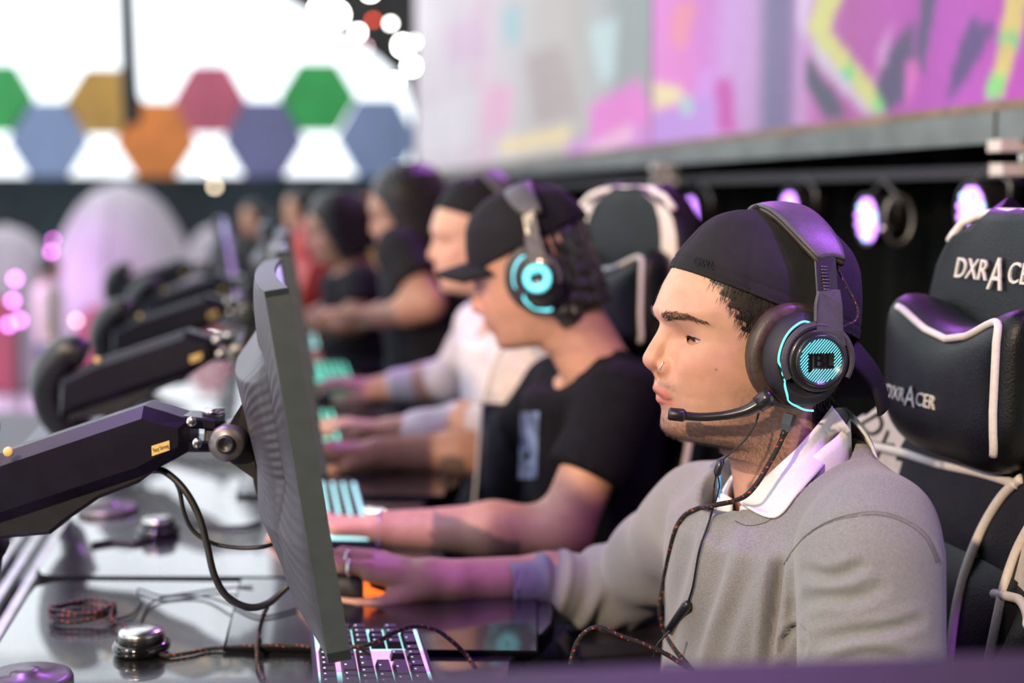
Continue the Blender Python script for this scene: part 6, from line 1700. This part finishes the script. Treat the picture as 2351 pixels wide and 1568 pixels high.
# ------------------------------------------------------------------ the other players and bystanders
loV, loF = head_mesh(0.0036)
loC = head_colours(loV, SK1, beard=0.4)
lcV, lcF = surfnet(cap_f, (-0.13, -0.09, -0.005), (0.125, 0.09, 0.162), 0.004)
def person(name_label, MH, sk, L, R, top, top_mat, CHp, BEp, short, cap_kind, hset=None, beard=0.3, h=0.005, trm='trousers', hair='hair_dark', rd=0.12, rl=0.165, tattoo=None, group='players at the desks'):
    """L,R = dict(sh, el, wr, fwd, thumb); all points in world space"""
    b = Vector((BEp.x, BEp.y, 0)); t = thing('person', name_label, 'person', b, group)
    arms = [arm_sdf(hand_matrix(q['wr'], q['fwd'], q['thumb']), q['el'], 0.043, 0.029, q['sh'], 0.052, 0.8) for q in (L, R)]
    nb_ = MH @ Vector((-0.05, 0, -0.22)); be_ = Vector((BEp.x, BEp.y, max(BEp.z-0.1, 0.55)))
    HI = np.array(MH.inverted())
    def bodyf(X, Y, Z):
        p = (X, Y, Z)
        f = smin(cone(p, nb_, CHp, 0.055, 0.095), cone(p, CHp, be_, 0.095, 0.10), 0.04)
        for q, af in zip((L, R), arms): f = smin(f, smin(af(X, Y, Z), cone(p, nb_-Vector((0, 0, 0.05)), q['sh'], 0.05, 0.05), 0.03), 0.03)
        U = [HI[i, 0]*X+HI[i, 1]*Y+HI[i, 2]*Z+HI[i, 3] for i in range(3)]
        hm = (U[2] > -0.24) & (np.abs(U[0]) < 0.2) & (np.abs(U[1]) < 0.13) & (U[2] < 0.2)
        if hm.any():
            hf_ = head_f(U[0][hm], U[1][hm], U[2][hm]); f[hm] = smin(f[hm], hf_, 0.012)
        return f
    Q = np.array([list(q) for q in (MH @ Vector((.15, .09, .17)), MH @ Vector((-.13, -.09, .17)), MH @ Vector((.15, -.09, -.1)), MH @ Vector((-.13, .09, -.1)), L['sh'], R['sh'], L['el'], R['el'], be_, CHp)]+[list(Vector(q['wr'])+Vector(q['fwd']).normalized()*0.19) for q in (L, R)])
    lo, hi = Q.min(0)-0.075, Q.max(0)+0.075
    BV, BF = surfnet(bodyf, lo, hi, h if h < 0.006 else h*1.3)
    ul = BV@HI[:3, :3].T+HI[:3, 3]
    hc = head_colours(ul, sk, beard); far_ = (ul[:, 2] < -0.2) | (np.abs(ul[:, 0]) > 0.2) | (np.abs(ul[:, 1]) > 0.12)
    hc[far_] = np.array(sk)
    if tattoo: hc = tattoo(BV, hc)
    body = obj('body', (BV, BF, hc), 'skin', t)
    for e in eyeball(MH): obj('eye', (XF(MH, e[0]), e[1], e[2]), 'eye_surface', t)
    D = Vector(MH.col[0][:3]); D.z = 0; D.normalize(); Lf = Vector((-D.y, D.x, 0))
    nb = MH @ Vector((-0.048, 0, -0.20))
    def colf(p, a, bb, r0, l0, r1, l1):
        s = np.clip((a[2]-p[2])/(a[2]-bb[2]), 0, 1); X, Y = p[0]-(a[0]+(bb[0]-a[0])*s), p[1]-(a[1]+(bb[1]-a[1])*s)
        u, v = X*D.x+Y*D.y, X*Lf.x+Y*Lf.y; r, l = r0+(r1-r0)*s, l0+(l1-l0)*s
        f = ((np.abs(u/r)**2.3+np.abs(v/l)**2.3)**(1/2.3)-1)*np.minimum(r, l)
        return np.maximum(np.maximum(f, p[2]-a[2]-0.03), bb[2]-p[2])
    def shirt(X, Y, Z):
        p = (X, Y, Z)
        f = colf(p, CHp+Vector((0, 0, .03)), BEp, rd, rl, rd+.01, rl+.01)
        for q in (L, R):
            f = smin(f, cone(p, nb, q['sh'], 0.055, 0.058), 0.05)
            if short:
                e = q['sh']+(q['el']-q['sh'])*0.58
                f = smin(f, np.maximum(cone(p, q['sh'], e, 0.064, 0.066), ((X-e.x)*(q['el']-q['sh']).x+(Y-e.y)*(q['el']-q['sh']).y+(Z-e.z)*(q['el']-q['sh']).z)/(q['el']-q['sh']).length), 0.025)
            else:
                f = smin(f, cone(p, q['sh'], q['el'], 0.064, 0.056), 0.03)
                e = q['el']+(q['wr']-q['el'])*0.85
                f = smin(f, cone(p, q['el'], e, 0.056, 0.040)-0.003*np.sin(X*70+Z*40), 0.02)
        f = np.maximum(f, -cone(p, nb+D*0.02+Vector((0, 0, .01)), MH @ Vector((-0.02, 0, -0.05)), 0.066, 0.07))
        return f
    A = np.array([list(q) for q in (L['sh'], R['sh'], L['el'], R['el'], CHp, BEp, nb)]+([list(L['wr']), list(R['wr'])] if not short else []))
    lo = A.min(0)-0.21; hi = A.max(0)+0.20; lo[2] = BEp[2]-0.01
    V, F = surfnet(shirt, lo, hi, 0.009 if h < 0.006 else 0.013)
    V = laplace(V, F, 2, 0.5); N = vnormals(V, F)
    V = V+N*(0.0035*noise3(V, 26, 8))[:, None]
    so = obj(top, (V, F), top_mat, t)
    def tr(X, Y, Z):
        p = (X, Y, Z); f = cone(p, (BEp.x, BEp.y, 0.57), (BEp.x, BEp.y, BEp.z+0.05), 0.15, 0.13)
        for s in (1, -1):
            a = Vector((BEp.x, BEp.y, 0.53))+Lf*0.09*s; k = a+D*0.40; ft = Vector((k.x, k.y, 0.07))
            f = smin(f, cone(p, a, k, 0.085, 0.065), 0.03); f = smin(f, cone(p, k, ft, 0.06, 0.05), 0.02); f = smin(f, cone(p, ft+Vector((0, 0, -.03)), ft+D*0.14+Vector((0, 0, -.035)), 0.04, 0.034), 0.01)
        return f
    V2, F2 = surfnet(tr, (BEp.x-0.62, BEp.y-0.35, 0.0), (BEp.x+0.25, BEp.y+0.30, BEp.z+0.2), 0.02)
    obj('trousers', (V2, F2), trm, t)
    if cap_kind == 'forward':
        R_ = Matrix.Rotation(math.pi, 4, 'Z'); T = Matrix.Translation((0.002, 0, 0.006)) @ Matrix.Rotation(math.radians(-14), 4, 'Y')
        K = MH @ T @ R_
        c = obj('cap', (XF(K, lcV), lcF), 'cap_far', t)
        def vis(i, j):
            x = (j-.5)*2
            return (0.085-0.030*x*x+i*(0.080-0.026*x*x), 0.076*x*(1-0.12*i), 0.064-0.030*x*x+0.002*i)
        m = shell(vis, 10, 18, 0.008); obj('visor', (XF(MH, m[0]), m[1]), 'cap_far', c)
    elif cap_kind == 'backward':
        c = obj('cap', (XF(MH, lcV), lcF), 'cap_far', t); m = shell(brim, 8, 12, 0.005); obj('brim', (XF(MH, m[0]), m[1]), 'cap_far', c)
    if cap_kind in ('none', 'backward', 'forward'):
        def hf(u, v, w):
            q = cap_f(u*0.985, v*0.97, np.maximum(w, 0.06+0.42*u)) if cap_kind == 'none' else cap_f(u*1.09, v*1.10, np.maximum(w, cap_edge(u)+0.002))
            lowc = (0.075+0.6*u-w) if cap_kind == 'none' else (0.062+0.75*u-w)
            f = np.maximum(q, -(w+0.075+1.2*np.clip(u+0.06, 0, 1)))
            f = np.maximum(f, u*1.0-(0.015 if cap_kind != 'none' else 0.065)-0.35*(w-0.02))
            return np.maximum(f, -(cone((u, v, w), (0.0, 0, 0.0), (0, 0, 0.05), 0.03, 0.03)))
        V3, F3 = surfnet(hf, (-0.135, -0.10, -0.09), (0.13, 0.10, 0.165), 0.005)
        V3 = V3+vnormals(V3, F3)*(0.003*noise3(V3, 220, 3))[:, None]
        obj('hair', (XF(MH, V3), F3), hair, t)
    if hset: 
        c = copy_tree(hset[0]) if isinstance(hset, tuple) else None
    return t, so, (V, F)
# copies of the headset for the others
hs2 = make_headset(M_HEAD, 'headset with round cyan glowing ear cups on the player in black', 'headsets', False, 'cyan_glow_far', 'cyan_glow_far')
SK2 = (0.56, 0.300, 0.195); SK3 = (0.62, 0.36, 0.25); SK4 = (0.50, 0.27, 0.17)
hs1['group'] = 'headsets'
# --- player two: black T-shirt, cap with visor
MH2 = frame(P(1238, 640, 2.40), -13, 20)
MH2b = MH2
L2 = dict(sh=P(1425, 925, 2.24), el=P(1290, 1222, 2.165), wr=P(880, 1218, 2.19), fwd=(-1, 0.02, -0.02), thumb=(0.05, 1, -0.15))
R2 = dict(sh=P(1275, 900, 2.62), el=P(1165, 1040, 2.78), wr=P(870, 1040, 2.76), fwd=(-1, -0.03, -0.02), thumb=(0.05, -1, -0.15))
def ink2(V, C):
    x, y = pix(V); n = 14*noise3(V, 90, 6)
    m = ((V[:, 1] < 2.34) & (x > 992+n) & (x < 1195) & (y > 1168+(x-992)*0.38+n) & (y < 1300)) | ((V[:, 1] > 2.6) & (np.hypot((x-1040)/1.0, (y-1075)/1.0) < 34+n))
    C = C.copy(); C[m] = C[m]*0.25+np.array([0.10, 0.095, 0.08])*0.75; return C
p2, tee2, tee_m = person('man in black T-shirt and black cap with visor looking down', MH2, SK2, L2, R2, 't_shirt', 'tee_black', P(1362, 965, 2.43), P(1420, 1330, 2.46), True, 'forward', beard=0.25, tattoo=ink2)
hs2.matrix_world = MH2
tb = BVHTree.FromPolygons([tuple(v) for v in tee_m[0]], [tuple(int(i) for i in f) for f in tee_m[1]])
pr = []
for i in range(8):
    for j in range(12):
        pr.append(on_cloth(1196+i*6-(j/11)*6, 945+j*14, 0.003, 2.38, tb))
pv_ = np.array([list(q) for q in pr])
obj('chest_print', (pv_, [(i*12+j, (i+1)*12+j, (i+1)*12+j+1, i*12+j+1) for i in range(7) for j in range(11)]), 'tee_print', p2, label='blue print on the shirt front')
wr2 = L2['wr']+Vector((-0.005, 0, 0))
obj('wristband', lathe([(0.031, -0.003), (0.033, -0.002), (0.033, 0.002), (0.031, 0.003)], wr2, (-1, 0, 0), seg=24, closed=True), 'steel', p2)
# --- player three: white hoodie
MH3 = frame(P(1112, 562, 3.12), 12, 6)
L3 = dict(sh=P(1205, 790, 2.95), el=P(1170, 962, 2.90), wr=P(905, 990, 2.92), fwd=(-1, 0.02, 0.0), thumb=(0.05, 1, -0.15))
R3 = dict(sh=P(1110, 752, 3.32), el=P(1040, 870, 3.46), wr=P(880, 890, 3.48), fwd=(-1, -0.03, 0.0), thumb=(0.05, -1, -0.15))
p3, hd3, _ = person('smiling man in white hoodie and backwards cap', MH3, SK3, L3, R3, 'hoodie', 'hoodie_white', P(1175, 835, 3.14), P(1210, 1080, 3.16), False, 'backward', beard=0.3, h=0.007, hair='hair_grey')
hs3 = copy_tree(hs2); hs3.matrix_world = MH3; hs3['label'] = 'headset with cyan light on the man in the white hoodie'
# --- player four: black hair, black shirt
MH4 = frame(P(945, 498, 4.05), 8, 14)
L4 = dict(sh=P(1010, 625, 3.88), el=P(985, 745, 3.85), wr=P(890, 735, 3.85), fwd=(-1, 0.05, 0.0), thumb=(0.05, 1, -0.15))
R4 = dict(sh=P(945, 610, 4.25), el=P(915, 720, 4.35), wr=P(850, 725, 4.35), fwd=(-1, -0.03, 0.0), thumb=(0.05, -1, -0.15))
L4 = dict(sh=P(915, 575, 3.92), el=P(985, 700, 3.85), wr=P(868, 730, 3.88), fwd=(-1, 0.05, 0.0), thumb=(0.05, 1, -0.15))
person('dark haired man in black shirt with bare arms, fourth in the row', MH4, SK4, L4, R4, 'shirt', 'shirt_dark', P(965, 650, 4.05), P(990, 830, 4.08), True, 'none', beard=0.1, h=0.009)
# --- player five
MH5 = frame(P(782, 535, 5.0), 16, 12)
L5 = dict(sh=P(830, 650, 4.85), el=P(820, 735, 4.80), wr=P(740, 745, 4.8), fwd=(-1, 0.05, 0.0), thumb=(0.05, 1, -0.15))
R5 = dict(sh=P(790, 645, 5.2), el=P(770, 720, 5.3), wr=P(710, 730, 5.3), fwd=(-1, -0.03, 0.0), thumb=(0.05, -1, -0.15))
person('dark haired man with bare arms farthest back in the row', MH5, SK4, L5, R5, 'shirt', 'shirt_dark', P(815, 670, 5.0), P(825, 800, 5.03), True, 'none', beard=0.1, h=0.009)
# --- standing bystanders
def standing(label, base, H, yaw, top_mat, leg_mat, sk, hairm='hair_dark'):
    M = frame(base, yaw); t = thing('person', label, 'person', base, 'bystanders')
    k = H/1.75
    hd = M @ Matrix.Translation((0.02*k, 0, 1.62*k)) @ Matrix.Scale(k, 4)
    HI = np.array(hd.inverted())
    arms = []
    for s in (1, -1):
        wr = M @ Vector((0.10*k, s*0.26*k, 0.86*k)); el = M @ Vector((-0.02*k, s*0.27*k, 1.10*k)); sh_ = M @ Vector((0, s*0.19*k, 1.38*k))
        MM = hand_matrix(wr, M.to_3x3() @ Vector((0.4, 0, -0.9)), M.to_3x3() @ Vector((0.9, -0.2*s, 0.3)), up=M.to_3x3() @ Vector((0, s, 0)))
        arms.append((arm_sdf(MM, el, 0.04, 0.028, sh_, 0.045), sh_))
    def bodyf(X, Y, Z):
        p = (X, Y, Z); q0 = M @ Vector((0, 0, 1.36*k)); f = cone(p, q0, M @ Vector((0, 0, 0.95*k)), 0.10*k, 0.10*k)
        for af, sh_ in arms: f = smin(f, smin(af(X, Y, Z), cone(p, q0, sh_, 0.05, 0.05), 0.03), 0.03)
        U = [HI[i, 0]*X+HI[i, 1]*Y+HI[i, 2]*Z+HI[i, 3] for i in range(3)]
        hm = (U[2] > -0.24) & (np.abs(U[0]) < 0.2) & (np.abs(U[1]) < 0.13) & (U[2] < 0.2)
        f[hm] = smin(f[hm], head_f(U[0][hm], U[1][hm], U[2][hm])*k, 0.012)
        return f
    bb = Vector(base)
    BV, BF = surfnet(bodyf, bb+Vector((-.48, -.48, .62*k)), bb+Vector((.48, .48, 1.82*k)), 0.018)
    ul = BV@HI[:3, :3].T+HI[:3, 3]; hc = head_colours(ul, sk, 0.2); far_ = (ul[:, 2] < -0.2) | (np.abs(ul[:, 0]) > 0.2) | (np.abs(ul[:, 1]) > 0.12); hc[far_] = np.array(sk)
    obj('body', (BV, BF, hc), 'skin', t)
    def sh(X, Y, Z):
        p = (X, Y, Z); f = None
        q = [M @ Vector((0, 0, z*k)) for z in (1.36, 0.95)]
        f = smin(cone(p, q[0]+Vector((0, .06, 0)), q[1]+Vector((0, .05, 0)), 0.13*k, 0.12*k), cone(p, q[0]-Vector((0, .06, 0)), q[1]-Vector((0, .05, 0)), 0.13*k, 0.12*k), 0.05)
        for s in (1, -1):
            a = M @ Vector((0, s*0.19*k, 1.38*k)); e = M @ Vector((-0.02*k, s*0.27*k, 1.10*k)); w = M @ Vector((0.08*k, s*0.262*k, 0.90*k))
            f = smin(f, cone(p, q[0]+Vector((0, 0, .08*k)), a, 0.06*k, 0.065*k), 0.05); f = smin(f, cone(p, a, e, 0.06*k, 0.052*k), 0.03); f = smin(f, cone(p, e, w, 0.052*k, 0.04*k), 0.02)
        return f
    bb = Vector(base)
    V, F = surfnet(sh, bb+Vector((-.45, -.45, .75*k)), bb+Vector((.45, .45, 1.65*k)), 0.018); obj('shirt', (V, F), top_mat, t)
    def lg(X, Y, Z):
        p = (X, Y, Z); f = cone(p, M @ Vector((0, 0, .92*k)), M @ Vector((0, 0, .98*k)), 0.14*k, 0.13*k)
        for s in (1, -1):
            a, b, c, d = [M @ Vector(q) for q in ((0, s*.08*k, .88*k), (.02, s*.10*k, .48*k), (0, s*.11*k, .08*k), (.14*k, s*.12*k, .05*k))]
            f = smin(f, cone(p, a, b, .085*k, .06*k), .03); f = smin(f, cone(p, b, c, .058*k, .045*k), .02); f = smin(f, cone(p, c, d, .045*k, .04*k), .01)
        return f
    V, F = surfnet(lg, bb+Vector((-.3, -.3, 0)), bb+Vector((.3, .3, 1.2*k)), 0.02); obj('trousers', (V, F), leg_mat, t)
    def hr(u, v, w): return np.maximum(cap_f(u*0.985, v*0.97, np.maximum(w, 0.06+0.42*u)), -(w-0.02+0.2-2.2*np.clip(u+0.05, 0, 1)*0)*0+(u-0.06-0.35*(w-0.02)))
    V, F = surfnet(hr, (-0.135, -0.10, -0.06), (0.13, 0.10, 0.165), 0.008); obj('hair', (XF(hd, V), F), hairm, t)
    return t
g1 = P(112, 700, 13.0); standing('blurred bystander in pale top and jeans before the white pod', Vector((g1.x, 13.0, -0.9)), 1.62, 190, 'shirt_pale', 'jeans', SK4)
g2 = P(868, 600, 6.1); standing('blurred man in ochre shirt standing behind the row', Vector((g2.x, 6.1, 0)), 1.25, 20, 'shirt_ochre', 'jeans', SK3)
g3 = P(700, 600, 11.0); standing('blurred man in red standing far behind the monitors', Vector((g3.x, 11.0, -0.9)), 2.2, 40, 'shirt_red', 'trousers', SK4)
g4 = P(590, 600, 12.5); standing('blurred man in dark clothes far behind the monitors', Vector((g4.x, 12.5, -0.9)), 2.1, 60, 'shirt_dark', 'trousers', SK4)
g5 = P(925, 600, 9.2); standing('blurred man in black standing below the cream bulb', Vector((g5.x, 9.2, -0.9)), 2.25, 40, 'shirt_dark', 'trousers', SK4)
